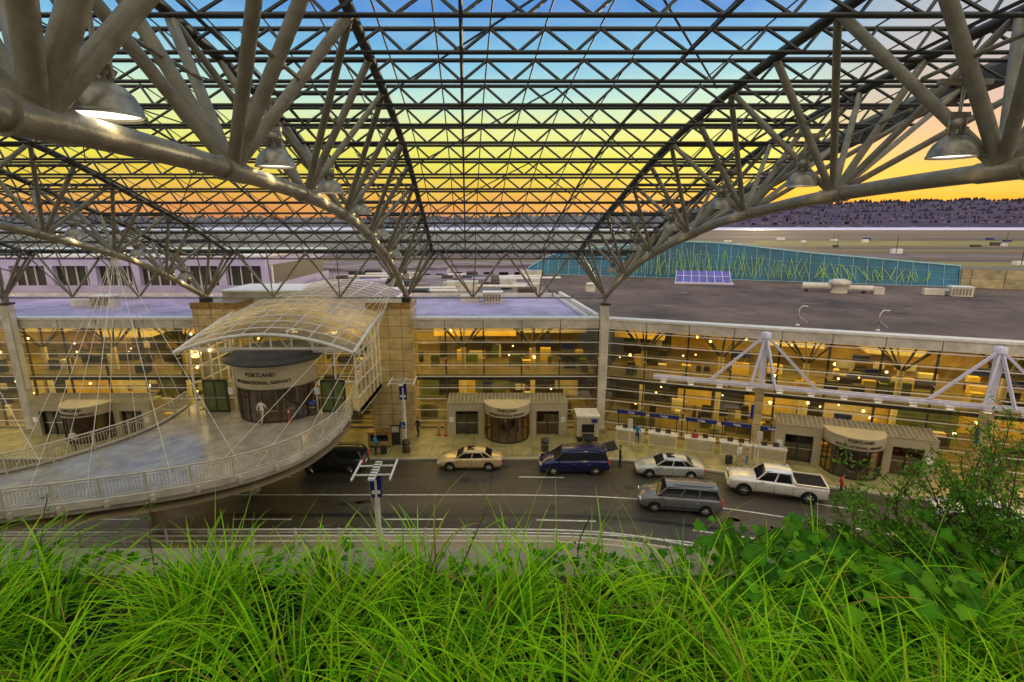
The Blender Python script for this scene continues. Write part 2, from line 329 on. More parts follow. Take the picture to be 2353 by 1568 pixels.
# ---------------- canopy ----------------
ZR=[(-16,20.8),(-8,22.3),(0,23.0),(8,23.25),(14,22.9),(21,22.0),(26,20.9),(31,19.4),(36,17.9),(42.3,15.5)]
ZB=[(-16,17.6),(-5,18.6),(6,18.8),(11,18.75),(16.4,18.5),(21.7,17.95),(24.7,17.45),(31.8,15.75),(36.4,14.1),(41.5,11.85)]
zr=lambda y:interp(ZR,y); zb=lambda y:interp(ZB,y)
SK=lambda x0,y:x0+.09*(41.5-y)
XS=[-57.8,-41.4,-25.0,-8.6,7.6]
OFF=[(-16,6),(0,6),(16,5.8),(24,5.5),(31,4.9),(36,3.8),(42.3,2.2)]
edge=lambda y:SK(7.6,y)+interp(OFF,y)
CAN=empty('glass_canopy')
nodes=[41.5-5.03*i for i in range(12)]
for ti,x0 in enumerate(XS):
    t=MB()
    P=[(SK(x0,y),y,zb(y)) for y in [41.5-1.0*i for i in range(57)]]
    t.path(P,.20,STEEL,16)
    tops=[-2.2,2.2]
    for o in tops:
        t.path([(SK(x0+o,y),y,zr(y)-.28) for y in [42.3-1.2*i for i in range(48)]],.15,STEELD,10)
    for y in nodes:
        near=1.15 if y<13 else .84
        b=(SK(x0,y),y,zb(y))
        t.tube((SK(x0,y-.5),y-.5,zb(y-.5)),(SK(x0,y+.5),min(41.5,y+.5),zb(min(41.5,y+.5))),.225,STEEL,16)
        t.tube((SK(x0,y-.52),y-.52,zb(y-.52)),(SK(x0,y-.48),y-.48,zb(y-.48)),.25,STEEL,16)
        for o in tops:
            for dy,r in ((-2.5,.115),(0,.13),(2.5,.115)):
                yy=min(y+dy,42.2)
                t.tube(b,(SK(x0+o,yy),yy,zr(yy)-.3),r*near,STEEL,10)
            ym=min(y+1.2,42)
            t.tube((SK(x0,y)+o*.5,y-1.25,(zb(y)+zr(y-2.5))/2),(SK(x0,y)+o*.5,ym,(zb(y)+zr(min(y+2.5,42)))/2),.05,STEEL,8)
        for dy in(0,2.5):
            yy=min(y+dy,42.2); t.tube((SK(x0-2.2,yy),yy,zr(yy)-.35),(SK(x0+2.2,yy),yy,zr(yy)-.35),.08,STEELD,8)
        if ti==4:
            for dy,r in((-2.5,.09),(2.5,.09)):
                yy=min(y+dy,42.2); t.tube(b,(edge(yy)-.2,yy,zr(yy)-.3),r,STEEL,10)
    t.tube((x0,41.5,11.2),(x0,41.5,12.1),.24,STEEL,14)
    t.build('arch_truss',CAN)
t=MB(); rows=[42.2-1.93*k for k in range(30)]
XL=-64
PW=1.475
for k,y in enumerate(rows):
    xr=edge(y); z=zr(y); xl=SK(XL,y)
    y2=y-.55; z2=zr(y2)-.85
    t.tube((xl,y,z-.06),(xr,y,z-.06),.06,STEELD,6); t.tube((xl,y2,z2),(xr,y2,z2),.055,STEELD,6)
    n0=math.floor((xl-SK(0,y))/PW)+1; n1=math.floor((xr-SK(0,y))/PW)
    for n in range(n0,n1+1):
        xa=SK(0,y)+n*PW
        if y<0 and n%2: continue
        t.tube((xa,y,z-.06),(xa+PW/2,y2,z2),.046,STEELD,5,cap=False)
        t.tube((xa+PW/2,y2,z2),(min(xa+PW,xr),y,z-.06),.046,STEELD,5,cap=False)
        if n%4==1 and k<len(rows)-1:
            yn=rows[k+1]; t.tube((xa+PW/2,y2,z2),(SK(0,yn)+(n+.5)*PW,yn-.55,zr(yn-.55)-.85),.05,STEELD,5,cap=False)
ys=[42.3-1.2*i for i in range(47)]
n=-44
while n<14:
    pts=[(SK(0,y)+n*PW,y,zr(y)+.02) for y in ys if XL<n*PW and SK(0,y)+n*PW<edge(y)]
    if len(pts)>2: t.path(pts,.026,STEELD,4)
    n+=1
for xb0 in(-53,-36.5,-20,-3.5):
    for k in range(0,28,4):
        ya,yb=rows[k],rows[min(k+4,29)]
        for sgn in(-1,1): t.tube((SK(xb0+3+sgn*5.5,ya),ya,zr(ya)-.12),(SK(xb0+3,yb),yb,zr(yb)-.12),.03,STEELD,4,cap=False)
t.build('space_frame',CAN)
t=MB()
for i in range(len(ys)-1):
    a,b=ys[i],ys[i+1]; t.beam((edge(a),a,zr(a)-.15),(edge(b),b,zr(b)-.15),.4,.75,STEELD)
t.beam((SK(XL,42.3),42.45,15.45),(edge(42.3),42.45,15.45),.25,.35,STEELD)
t.build('edge_beam',CAN)
t=MB(); vs=[];fs=[];NXg=46
for i,y in enumerate(ys):
    for j in range(NXg):
        xl=SK(XL,y); vs.append((xl+(edge(y)-xl)*j/(NXg-1),y,zr(y)+.06))
for i in range(len(ys)-1):
    for j in range(NXg-1): fs.append((i*NXg+j,i*NXg+j+1,(i+1)*NXg+j+1,(i+1)*NXg+j))
t.add(vs,fs,RGLASS,True); t.build('roof_glass',CAN)
t=MB()
for a,b in zip(XS[:-1],XS[1:]):
    t.tube((a,41.6,11.75),(b,41.6,11.75),.07,STEEL,8)
    st=(b-a)/3
    for k in range(3):
        xa=a+k*st; t.tube((xa,41.6,11.8),(xa+st/2,42.1,15.35),.09,STEEL,8); t.tube((xa+st/2,42.1,15.35),(xa+st,41.6,11.8),.09,STEEL,8)
        t.tube((xa,41.6,11.8),(xa+st*.08,40.3,15.9),.05,STEEL,6)
        t.tube((xa+st,41.6,11.8),(xa+st*.6,40.0,16.0),.05,STEEL,6)
t.tube((7.6,41.6,11.8),(9.6,42.1,15.35),.10,STEEL,8)
t.build('eave_truss',CAN)

# pendant lamps
def lamp(x,y,z,lit=True):
    e=empty('pendant_lamp',(x,y,z))
    t=MB()
    prof=[(.455,0),(.45,.05),(.42,.16),(.36,.28),(.27,.38),(.16,.44),(.12,.46),(.12,.60),(.15,.62),(.15,.78),(.05,.80)]
    t.lathe(prof,(0,0,0),LAMPM,28); t.lathe([(.47,0),(.47,.035),(.45,.05)],(0,0,0),LAMPM,28)
    t.lathe([(.43,.02),(.33,.26),(.0,.40)],(0,0,0),WHITE,24)
    t.cb((0,0,.86),(.42,.10,.10),LAMPM); t.tube((-.18,0,.48),(-.18,0,.86),.018,LAMPM,6); t.tube((.18,0,.48),(.18,0,.86),.018,LAMPM,6)
    for k in range(10):
        a=k*.628; t.beam((.12*math.cos(a),.12*math.sin(a),.47),(.19*math.cos(a),.19*math.sin(a),.6),.02,.05,LAMPM)
    t.tube((0,0,.8),(0,0,1.5),.035,LAMPM,8); t.cb((0,0,1.5),(1.1,.12,.1),STEEL)
    t.build('shade',e)
    t=MB(); t.lathe([(0,.055),(.41,.05)],(0,0,0),WHT,24); t.build('lens',e)
    if lit:
        l=D.lights.new('lamp_light','SPOT'); l.energy=170; l.color=(1,.78,.40); l.spot_size=math.radians(140); l.spot_blend=.8; l.shadow_soft_size=.3
        lo=D.objects.new('lamp_light',l); sc.collection.objects.link(lo); lo.parent=e; lo.location=(0,0,-.05)
for x0,ox in((-25,.3),(-8.6,.32),(7.6,-.85),(-41.4,.3)):
    for k in range(7):
        y=8.0+5.03*k; oo=ox; dz=.30
        if x0==-8.6 and k==0: oo=.12; y=7.3; dz=.22
        if x0>0: y+=3.6
        if y>39.5: continue
        lamp(SK(x0,y)+oo,y,zb(y)+dz,lit=(k%2==0 or x0!=-41.4))
t=MB()
for x0 in XS[1:]:
    for y in nodes[:7]:
        t.lathe([(.0,0),(.05,0.02),(.05,.08)],(SK(x0,y)+.24,y+.5,zb(y)),DIMW,8)
t.build('marker_light',CAN)

# ---------------- terminal ----------------
TERM=empty('airport_terminal')
def wing(M,length,name,skip=None,seed=1):
    rnd=random.Random(seed)
    t=MB(M); t.poly([(0,0,.15),(length,0,.15),(length,0,9.1),(0,0,9.1)],GLASS); t.build(name+'_glass',TERM)
    t=MB(M)
    n=int(length/3.15)
    for i in range(n+1): x=i*length/n; t.cb((x,.08,4.6),(.13,.14,9.0),MULL)
    for i in range(n+1): 
        x=i*length/n
        for z in (2.5,6.5): t.tube((x,0,z),(x,-.4,z),.03,STEELW,5)
    for k in range(9):
        z=.95+k*1.0; t.beam((0,-.40,z),(length,-.40,z),.06,.06,STEELW); t.cb((length/2,.07,z+.03),(length,.06,.04),MULL)
    t.bx((0,.18,4.45),(length,.5,4.85),INT3)
    t.bx((-.1,-.25,9.1),(length,.5,9.95),WHITE); t.bx((-.1,-.33,9.85),(length,.6,10.02),STEELW)
    t.bx((0,-.12,.14),(length,.2,.34),CONC)
    for i in range(n+1): t.bx((i*length/n-.02,-.262,9.1),(i*length/n+.02,-.25,9.84),MULL)
    t.build(name+'_mullions',TERM)
    t=MB(M)
    t.bx((0,.5,4.5),(length,14,4.8),FLOORI); t.bx((0,.3,.05),(length,14,.13),FLOORI); t.bx((0,.5,9.1),(length,14,9.4),INT2)
    x=0
    while x<length:
        wd=rnd.uniform(1.5,7); t.bx((x,12.2+rnd.uniform(0,.7),4.8),(min(x+wd,length),14,9.1),rnd.choice([INT1,INT1,INT1,INT2,INT4])); x+=wd
    x=0
    while x<length:
        wd=rnd.uniform(3,8); z0=rnd.uniform(6.9,7.9); t.bx((x,5+rnd.uniform(0,2),z0),(min(x+wd,length),9,9.08),rnd.choice([INT1,INT2,INT1])); x+=wd+rnd.uniform(0,4)
    x=0
    while x<length:
        wd=rnd.uniform(1.2,4); t.bx((x,8.5+rnd.uniform(0,1),.13),(min(x+wd,length),11,4.4),rnd.choice([INT1,INT4,INT3,INT2,INT3])); x+=wd
    for i in range(int(length/6.3)):
        x=3+i*6.3; t.tube((x,2.5,.13),(x,2.5,6.9),.22,INT2,10)
        for k in range(8):
            a=k*.785; t.tube((x,2.5,6.7),(x+2.1*math.cos(a),2.5+2.1*math.sin(a),9.0),.07,INT3,5)
    for i in range(int(length*2.6)):
        x=rnd.uniform(.5,length-1); y=rnd.uniform(1.2,7); z0=rnd.choice([.13,4.8]); 
        w_=rnd.uniform(.3,1.6);hh=rnd.uniform(.5,1.3); t.bx((x,y,z0),(x+w_,y+.5,z0+hh),rnd.choice([INT3,INT2,INT4,INT3,INT1,INT3]))
        if rnd.random()<.3: t.bx((x,y+.1,z0+1.5),(x+w_,y+.2,z0+2.1),rnd.choice([BLUE,INT3,WHITE,COPPER]))
    for i in range(int(length*1.3)):
        x=rnd.uniform(.5,length-.5); y=rnd.uniform(.8,7); z=rnd.choice([3.6,3.9,2.9,2.2,6.4,8.0,8.4,6.0]); s_=rnd.uniform(.05,.15)
        t.lathe([(0,-s_),(s_*.8,-s_*.6),(s_,0),(s_*.8,s_*.6),(0,s_)],(x,y,z),WARM if rnd.random()<.7 else WHT,8)
    t.build(name+'_interior',TERM)
    for z,en,yy in((8.95,85,5.5),(4.35,42,4)):
        l=D.lights.new('ceiling_light','AREA'); l.shape='RECTANGLE'; l.size=length*.96; l.size_y=7; l.energy=en*length; l.color=(1,.70,.22)
        o=D.objects.new('ceiling_light',l); sc.collection.objects.link(o); o.matrix_world=M@Matrix.Translation((length/2,yy,z)); 
        o.parent=TERM
A=math.radians(-19.35)
ML=Matrix.Translation((-70.4,42.3,0)); MR=Matrix.Translation((7.9,42.1,0))@Matrix.Rotation(A,4,'Z')
wing(ML,77.7,'west_wing',seed=3); wing(MR,66,'east_wing',seed=5)
t=MB(); t.prism([(-90,42.8),(6.6,42.8),(6.6,57.5),(-90,57.5)],9.45,9.7,ROOFL); t.build('violet_lit_roof',TERM)
t=MB(); t.prism([(6.9,42.65),(70,20.6),(92,56),(58,67.5),(28,79),(4.6,85),(4.6,57.8),(6.9,57.8)],9.4,9.66,ROOFB)
PA=mat('roof_patch',(.085,.062,.052),.9,0,.4,.3,c2=(.05,.04,.035)); PB=mat('roof_patch_light',(.21,.15,.125),.9,0,.4,.3)
for i in range(260):
    x=U(9,70); y=U(44,72)-max(0,(x-10))*.34+6; a=U(.2,1.2); s1=U(.3,1.8);s2=U(.12,.5)
    if y>80-(x*.35): continue
    c_,s_=math.cos(-.34),math.sin(-.34); t.add([(x+dx*c_-dy*s_,y+dx*s_+dy*c_,9.664+i*.00003) for dx,dy in((0,0),(s1,0),(s1,s2),(0,s2))],[(0,1,2,3)],PA if R()<.6 else PB)
t.build('gravel_roof',TERM)
t=MB(); t.beam((5.4,57.5,9.95),(7.2,42.9,9.95),.35,.5,STEELW); t.beam((4.7,57.5,9.9),(6.4,43,9.9),.12,.3,STEELW)
t.bx((-90,57.5,9.5),(4.5,57.8,10.0),WHITE)
for k in range(5): t.bx((-60+k*13,46,9.702),(-59.95+k*13,57,9.72),WHITE)
t.build('roof_parapet',TERM)
t=MB(); t.prism([(-90,57.8),(4.5,57.8),(4.5,86),(-90,86)],8.9,9.3,ROOFG); 
for i in range(40):
    x=U(-28,3);y=U(59,83); s1=U(.8,5);s2=U(.8,2.5); t.bx((x,y,9.3),(x+s1,y+s2,9.3+U(.3,1.3)),random.choice([WHITE,ROOFG,LAVW,STEELD,PA]))
for i in range(12):
    x=U(-27,0);y=U(60,82); t.tube((x,y,9.9),(x+U(3,9),y+U(-1,1),9.9),.2,STEELW,8)
t.build('north_roof',TERM)
B=empty('concourse_building')
t=MB(); t.bx((-95,59.5,9.3),(-28.5,80,10.6),LAVW); t.bx((-95,59.5,12.9),(-28.5,80,13.9),LAVW); t.bx((-95,60.1,10.6),(-28.9,79,12.9),INT3)
for i in range(14):
    x=-94+i*5; t.bx((x,59.45,10.6),(x+.9,60.3,12.9),LAVW)
for i in range(56):
    x=-94+i*1.2; t.bx((x,59.9,10.6),(x+.07,60.2,12.9),STEELW)
t.bx((-95,59.3,13.9),(-28.3,80.2,14.1),STEELW)
t.build('walls',B)
B=empty('cargo_building')
t=MB()
for x,y,wx,wy,z in((-75,118,60,20,7.5),(-20,125,30,12,6),(-12,100,20,10,9.5),(-48,98,22,10,9)):
    t.bx((x,y,0),(x+wx,y+wy,z),LAVW); t.bx((x-.3,y-.3,z),(x+wx+.3,y+wy,z+.4),ROOFG)
    for k in range(int(wx/3)): t.bx((x+k*3+.5,y-.08,z-3),(x+k*3+2.3,y,z-1),CGLASS)
t.build('walls',B)
B=empty('glass_concourse')
t=MB(); pl=[(2.5,84.5),(27.5,77),(58,66.3)]
def pt(s):
    return Vector(pl[0]).lerp(Vector(pl[1]),s/.45) if s<.45 else Vector(pl[1]).lerp(Vector(pl[2]),(s-.45)/.55)
top=lambda s:interp([(0,10.6),(.08,13.0),(.25,14.3),(.45,15.0),(.7,13.7),(1,12.3)],s)
FR=mat('pale_frame',(.22,.42,.50),.4)
N=34; vs=[];fs=[]
for i in range(N+1):
    s=i/N;p=pt(s); n_=Vector((.33,.94))
    vs+=[(p.x,p.y,9.6),(p.x+n_.x*.8,p.y+n_.y*.8,top(s)),(p.x+n_.x*9,p.y+n_.y*9,top(s)-1.0)]
for i in range(N): fs+=[(3*i,3*i+3,3*i+4,3*i+1),(3*i+1,3*i+4,3*i+5,3*i+2)]
t.add(vs,fs,BLUEG); t.build('glazing',B)
t=MB()
for i in range(N+1):
    s=i/N;a=Vector(vs[3*i]);b=Vector(vs[3*i+1]);o_=Vector((-.02,-.06,0)); t.tube(a+o_,b+o_,.05,FR,5)
    if i<N:
        for f,rr_ in((.33,.02),(.66,.02),(1,.14),(0,.12)): t.tube(a.lerp(b,f)+o_,Vector(vs[3*i+3]).lerp(Vector(vs[3*i+4]),f)+o_,rr_,FR,5)
t.build('frames',B)
YG=mat('reflection_glow',(.25,.38,.08),.5,emit=(.45,.6,.12),es=.18)  # lattice reflections on the concourse glass, imitated by thin glowing bars
t=MB()
for i in range(60):
    s=.30+i*.0108; p=pt(s); zt=top(s)-.8
    for k in range(2):
        x0=U(-.5,.5); a=Vector((p.x+x0-.03,p.y-.10-x0*.35,9.9+U(0,.5))); dx=U(-1.2,1.2); t.tube(a,a+Vector((dx,.30-dx*.35,U(.5,1)*(zt-10.2))),.03,YG,4)
t.build('reflection_lattice',B)
t=MB(); BP=panelmat('beige_panel',(.42,.34,.18),(.1,.08,.05),1.4,1.2,'XZ')
t.prism([(58,66.2),(67,61.5),(70,67),(60,72)],9.4,12.0,BP); t.prism([(66,58),(70,56),(72,60),(68,62)],9.4,10.6,BP); t.build('end_pavilion',B)
B=empty('skylight'); t=MB(); SG=mat('skylight_glass',(.08,.08,.38),.15,0,.5,.3)
x0,y0=22.5,72.5
t.add([(x0,y0-2,9.9),(x0+7,y0-3.6,9.9),(x0+7.6,y0-1.2,11.2),(x0+.8,y0+.4,11.2),(x0+.8,y0+.4,9.7),(x0+7.6,y0-1.2,9.7)],[(0,1,2,3),(1,5,2),(0,3,4)],SG)
for k in range(8):
    f=k/7; t.tube((x0+7*f,y0-2-1.6*f-.03,9.93),(x0+.8+6.8*f,y0+.4-1.6*f,11.24),.05,LAV,5)
t.tube((x0+.4,y0-.8,10.6),(x0+7.3,y0-2.4,10.6),.05,LAV,5); t.prism([(x0-.2,y0-2.2),(x0+7.2,y0-3.9),(x0+7.8,y0-1),(x0+.8,y0+.6)],9.6,9.9,LAV)
t.build('frame',B)
def unit(x,y,rz,kind):
    e=empty('rooftop_vent',(x,y,9.66),rz); t=MB()
    if kind==0:
        t.tube((-3,0,.7),(0,0,.7),.42,WHITE,12); t.lathe([(.9,0),(.9,.9),(1.15,1.0),(1.15,1.4),(.6,1.6),(0,1.6)],(.9,0,0),WHITE,16); t.tube((1.8,0,.6),(4.4,-.1,.6),.35,WHITE,12); t.cb((4.9,0,.4),(1.0,1.2,.8),WHITE)
        t.cb((-2.5,0,.15),(.2,.8,.3),STEELD); t.cb((3.5,0,.15),(.2,.8,.3),STEELD)
    elif kind==1:
        t.cb((0,0,.55),(2.0,1.3,1.0),WHITE); t.cb((0,0,1.1),(2.1,1.4,.1),STEELW); t.cb((-2.4,.2,.4),(1.9,.8,.7),WHITE); t.tube((-1.5,.2,.6),(-1,0,.6),.2,WHITE,8)
        for k in range(6): t.cb((-.8+k*.3,-.67,.55),(.18,.04,.7),PTOP)
    else:
        t.cb((0,0,.35),(1.1,.9,.7),WHITE); t.lathe([(.3,.7),(.5,.8),(.5,1.0),(0,1.1)],(0,0,0),STEELW,12)
    t.build('casing',e)
unit(38,61,-.3,0); unit(50.5,57.5,-.35,1); unit(9.5,62,0,2); unit(60,52,-.3,2); unit(-2,53,0,1); unit(-40,50,0,1); unit(-55,53,0,2)
for x,y in((23,40.5),(28,38.4),(43,33),(48,30.6),(41,32.6)):
    e=empty('roof_davit',(x,y,9.66)); t=MB(); t.path([(0,0,0),(0,0,1.3),(.15,-.1,1.6),(.5,-.3,1.6)],.05,STEELW,6); t.lathe([(.15,0),(.15,.1),(0,.1)],(0,0,0),STEELW,8); t.tube((0,0,.8),(.9,.2,.2),.02,STEELW,5); t.build('arm',e)

for x0,a,b in((-8.6,-11.75,-8.25),(-25,-25.9,-22.3)):
    e=empty('clad_tower'); t=MB(); t.bx((a,40.9,.14),(b,43.6,10.95),TAN); t.bx((a-.06,40.84,10.95),(b+.06,43.66,11.45),COPPER); t.build('shaft',e)
    t=MB(); t.bx((x0-.35,41.2,11.45),(x0+.35,41.9,11.8),STEELD); t.build('bearing',e)
for x0 in(7.6,-41.4,-57.8):
    e=empty('canopy_column'); t=MB(); t.bx((x0-.3,41.15,.14),(x0+.3,41.85,11.3),WHITE); t.bx((x0-.45,41.0,.14),(x0+.45,41.95,.5),CONC); t.bx((x0-.4,41.05,11.2),(x0+.4,41.9,11.35),STEELD)
    t.bx((x0+.31,41.3,4),(x0+.37,41.7,10.5),STEELW); t.build('shaft',e)
e=empty('stair_penthouse'); t=MB(); t.bx((-25,44,9.7),(-17.5,49,11.9),WHITE); t.bx((-25.15,43.85,11.9),(-17.35,49.1,12.05),STEELW); t.build('walls',e)

def drum(t,cx,cy,r,z0,zd,zh):
    t.lathe([(r,zd),(r,zh)],(cx,cy,z0),PORT,28,math.pi,2*math.pi); t.lathe([(0,zh),(r,zh)],(cx,cy,z0),PORT,28)
    t.lathe([(r+.03,zd),(r+.03,zd+.08)],(cx,cy,z0),MULL,28,math.pi,2*math.pi)
    t.lathe([(r-.12,0),(r-.12,zd)],(cx,cy,z0),GLASSD,28,math.pi,2*math.pi)
    for k in range(9):
        a=math.pi+k*math.pi/8; t.tube((cx+(r-.1)*math.cos(a),cy+(r-.1)*math.sin(a),z0),(cx+(r-.1)*math.cos(a),cy+(r-.1)*math.sin(a),z0+zd),.045,MULL,6)
    for k in range(4):
        a=.5+k*math.pi/2; t.beam((cx,cy,z0+1.15),(cx+(r-.3)*math.cos(a),cy+(r-.3)*math.sin(a),z0+1.15),.05,2.2,COPPER)
    t.lathe([(r-.1,0),(r-.1,.15)],(cx,cy,z0),MULL,28,math.pi,2*math.pi)
def portal(M):
    e=empty('entrance_portal'); t=MB(M)
    W=5.0;yf=-1.7;H=3.05
    for sx in(-1,1):
        for a,b in((1.95,2.45),(4.35,5.05)):
            x0,x1=sorted((sx*a,sx*b)); t.bx((x0,yf,.14),(x1,-.02,2.35),PORT)
        x0,x1=sorted((sx*1.95,sx*5.05)); t.bx((x0,yf,2.35),(x1,-.02,H),PORT); t.bx((x0,yf-.06,H),(x1,-.02,H+.08),PORT)
        x0,x1=sorted((sx*2.45,sx*4.35)); t.bx((x0,yf+.35,.14),(x1,yf+.4,2.35),GLASSD); t.bx((x0,yf+.6,.14),(x1,yf+.65,2.35),INT1 if sx>0 else INT4)
        for f in(0,.5,1): xx=x0+(x1-x0)*f; t.cb((xx,yf+.33,1.25),(.12,.1,2.2),MULL)
        t.cb(((x0+x1)/2,yf+.33,2.28),(1.9,.1,.12),MULL); t.cb(((x0+x1)/2,yf+.33,1.2),(1.9,.06,.06),CHROME)
        t.cb((sx*4.7,yf-.012,1.6),(.35,.02,.45),TEXTW)
    t.bx((-1.95,-1.7,2.9),(1.95,-.02,3.0),PORT)
    for k in range(31): x=-4.9+k*.325; t.beam((x,yf,3.16),(x,-.3,3.5),.05,.05,PORT)
    t.poly([(-5,yf,3.14),(5,yf,3.14),(5,-.3,3.48),(-5,-.3,3.48)],PTOP)
    drum(t,0,-1.6,1.92,.14,2.2,3.1)
    bent(t,'PORTLAND',.31,(0,-1.6),1.94,2.93,TEXTM); bent(t,'INTERNATIONAL AIRPORT',.255,(0,-1.6),1.94,2.55,TEXTM)
    t.build('surround',e)
    l=D.lights.new('door_light','POINT'); l.energy=60; l.color=(1,.6,.25); l.shadow_soft_size=.3; o=D.objects.new('door_light',l); sc.collection.objects.link(o); o.parent=e; o.location=M@Vector((0,-1.4,1.9))
portal(Matrix.Translation((-.4,42.2,0))); portal(Matrix.Translation((-35.4,42.2,0)))
portal(MR@Matrix.Translation((18.3,-.1,0)))

P=empty('entrance_pavilion'); xa,xb,xc=-22.3,-10.9,-16.6; FZ=4.7
ridge=lambda y:interp([(33.2,10.45),(36,11.0),(40,11.7),(44,12.1),(50,12.3)],y)
def vz(x,y): u=(x-xc)/((xb-xa)/2+.3); return ridge(y)-1.25*u*u
t=MB(); vs=[];fs=[];nx,ny=16,14
for j in range(ny+1):
    y=33.2+j*1.2
    for i in range(nx+1): x=xa-.3+(xb-xa+.6)*i/nx; vs.append((x,y,vz(x,y)))
for j in range(ny):
    for i in range(nx): a=j*(nx+1)+i; fs.append((a,a+1,a+nx+2,a+nx+1))
t.add(vs,fs,VGLASS,True); t.build('vault_glazing',P)
t=MB()
for j in range(ny+1):
    y=33.2+j*1.2; t.path([(xa-.3+(xb-xa+.6)*i/nx,y,vz(xa-.3+(xb-xa+.6)*i/nx,y)+.03) for i in range(nx+1)],.05 if j else .13,STEELW,6)
for i in range(0,nx+1,2):
    x=xa-.3+(xb-xa+.6)*i/nx; t.path([(x,33.2+j*1.2,vz(x,33.2+j*1.2)+.03) for j in range(ny+1)],.035 if 0<i<nx else .14,STEELW,6)
n=8
for i in range(n+1):
    x=xa+(xb-xa)*i/n; y=34.3; t.cb((x,y,(FZ+vz(x,y))/2),(.09,.12,vz(x,y)-FZ),STEELW)
for x in(xa,xb):
    for i in range(7):
        y=34.3+i*1.1; t.cb((x,y,(FZ+vz(x,y))/2),(.12,.09,vz(x,y)-FZ),STEELW)
    for z in(5.6,6.7,7.8,8.8): t.beam((x,34.3,z),(x,41,z),.07,.07,STEELW)
for z in(5.7,6.9,8.1,9.05):
    t.beam((xa,34.22,z),(xc-2.9,34.22,z),.06,.07,STEELW); t.beam((xc+2.9,34.22,z),(xb,34.22,z),.06,.07,STEELW)
t.beam((xa,34.2,9.25),(xb,34.2,9.25),.15,.2,STEELW)
for k in range(6):
    x=xa+1+k*1.9; t.tube((x,34.5,9.3),(x+.95,34.5,vz(x+.95,34.5)-.1),.05,STEELW,6)
    if x+1.9<xb: t.tube((x+1.9,34.5,9.3),(x+.95,34.5,vz(x+.95,34.5)-.1),.05,STEELW,6)
for sx in(-1,1):
    x0=xc+sx*4.1
    t.cb((x0,34.1,FZ+1.2),(1.7,.12,2.4),MULL); t.cb((x0-.4,34.02,FZ+1.2),(.65,.03,2.0),INT4); t.cb((x0+.4,34.02,FZ+1.2),(.65,.03,2.0),INT4); t.cb((x0,33.99,FZ+1.1),(1.5,.03,.06),CHROME)
    t.cb((x0+sx*-1.1,34.0,FZ+1.6),(.35,.03,.5),TEXTW)
t.build('frame',P)
t=MB(); t.poly([(xa,34.35,FZ)]+[(xb,34.35,FZ)]+[(xb-(xb-xa)*i/10,34.35,vz(xb-(xb-xa)*i/10,34.35)-.05) for i in range(11)],GLASS)
for x in(xa+.03,xb-.03): t.poly([(x,34.3,FZ),(x,41,FZ),(x,41,vz(x,41)),(x,34.3,vz(x,34.3))],GLASS)
t.build('glazing',P)
t=MB(); drum(t,xc+.2,34.6,2.75,FZ,2.3,3.95)
t.lathe([(0,3.97),(3.0,3.97),(3.35,4.05),(3.35,4.2),(2.7,4.28),(2.7,4.5),(0,4.5)],(xc+.2,34.6,FZ),STEELD,32)
bent(t,'PORTLAND',.38,(xc+.2,34.6),2.78,FZ+3.25,TEXTM); bent(t,'INTERNATIONAL AIRPORT',.32,(xc+.2,34.6),2.78,FZ+2.75,TEXTM)
t.build('revolving_door',P)
t=MB(); t.bx((xa,34.4,FZ-.4),(xb,42.4,FZ+.003),FLOORI)
for k in range(9): t.cb((U(xa+1,xb-1),U(37,41),FZ+.5),(U(.5,1.5),.5,1),random.choice([INT1,INT3,INT2]))
t.build('floor',P)
for x in(xa+2,xc,xb-2):
    l=D.lights.new('vestibule_light','POINT'); l.energy=110; l.color=(1,.75,.32); l.shadow_soft_size=.4; o=D.objects.new('vestibule_light',l); sc.collection.objects.link(o); o.parent=P; o.location=(x,38,8)
t=MB()
for x,y,z in((xa+.6,34.0,8.9),(xa+1.6,34.0,9.2),(xa+.6,34.0,8.0)): t.lathe([(0,-.1),(.1,0),(0,.1)],(x,y,z),WARM,8)
t.build('door_lamps',P)

BR=empty('pedestrian_bridge')
RE=[(-11.5,35),(-11.35,32.8),(-11.45,30.1),(-12.3,27.2),(-14.2,24.9),(-16.9,23.3),(-20.3,22.1),(-23.5,21.2),(-30,19.4),(-42,16.2),(-60,12)]
LE=[(-23.5,35.2),(-23.3,33.6),(-23.2,32.2),(-23.4,30.4),(-24.1,28.5),(-25.5,26.3),(-26.9,24.9),(-29.5,23.9),(-34,22.5),(-44,20),(-61,16)]
def smooth(P,n=5):
    out=[]
    for i in range(len(P)-1):
        p0=Vector(P[max(i-1,0)]);p1=Vector(P[i]);p2=Vector(P[i+1]);p3=Vector(P[min(i+2,len(P)-1)])
        for k in range(n):
            t=k/n; out.append(tuple(.5*((2*p1)+(p2-p0)*t+(2*p0-5*p1+4*p2-p3)*t*t+(3*p1-p0-3*p2+p3)*t**3)))
    out.append(tuple(P[-1])); return out
RS=smooth(RE);LS=smooth(LE)
t=MB(); strip(t,LS,RS,4.7,DECK); t.build('deck',BR)
t=MB()
n=len(RS)
for S,o in((RS,1),(LS,-1)):
    rowsv=[]
    prof=[(0,4.82),(-.12,4.82),(-.14,4.45),(.05,4.42),(.10,4.1),(.7,3.80),(1.5,3.66)]
    for d,z in prof:
        rowsv.append([(x,y,z) for x,y in offs(S,d*(o))])
    vs=[p for rw in rowsv for p in rw]
    fs=[(j*n+i,j*n+i+1,(j+1)*n+i+1,(j+1)*n+i) for j in range(len(prof)-1) for i in range(n-1)]
    t.add(vs,fs,WHITE,False)
strip(t,LS,RS,3.7,CONC)
t.bx((-23.5,35,4.2),(-10.9,42.2,4.66),WHITE)
t.build('fascia',BR)
t=MB()
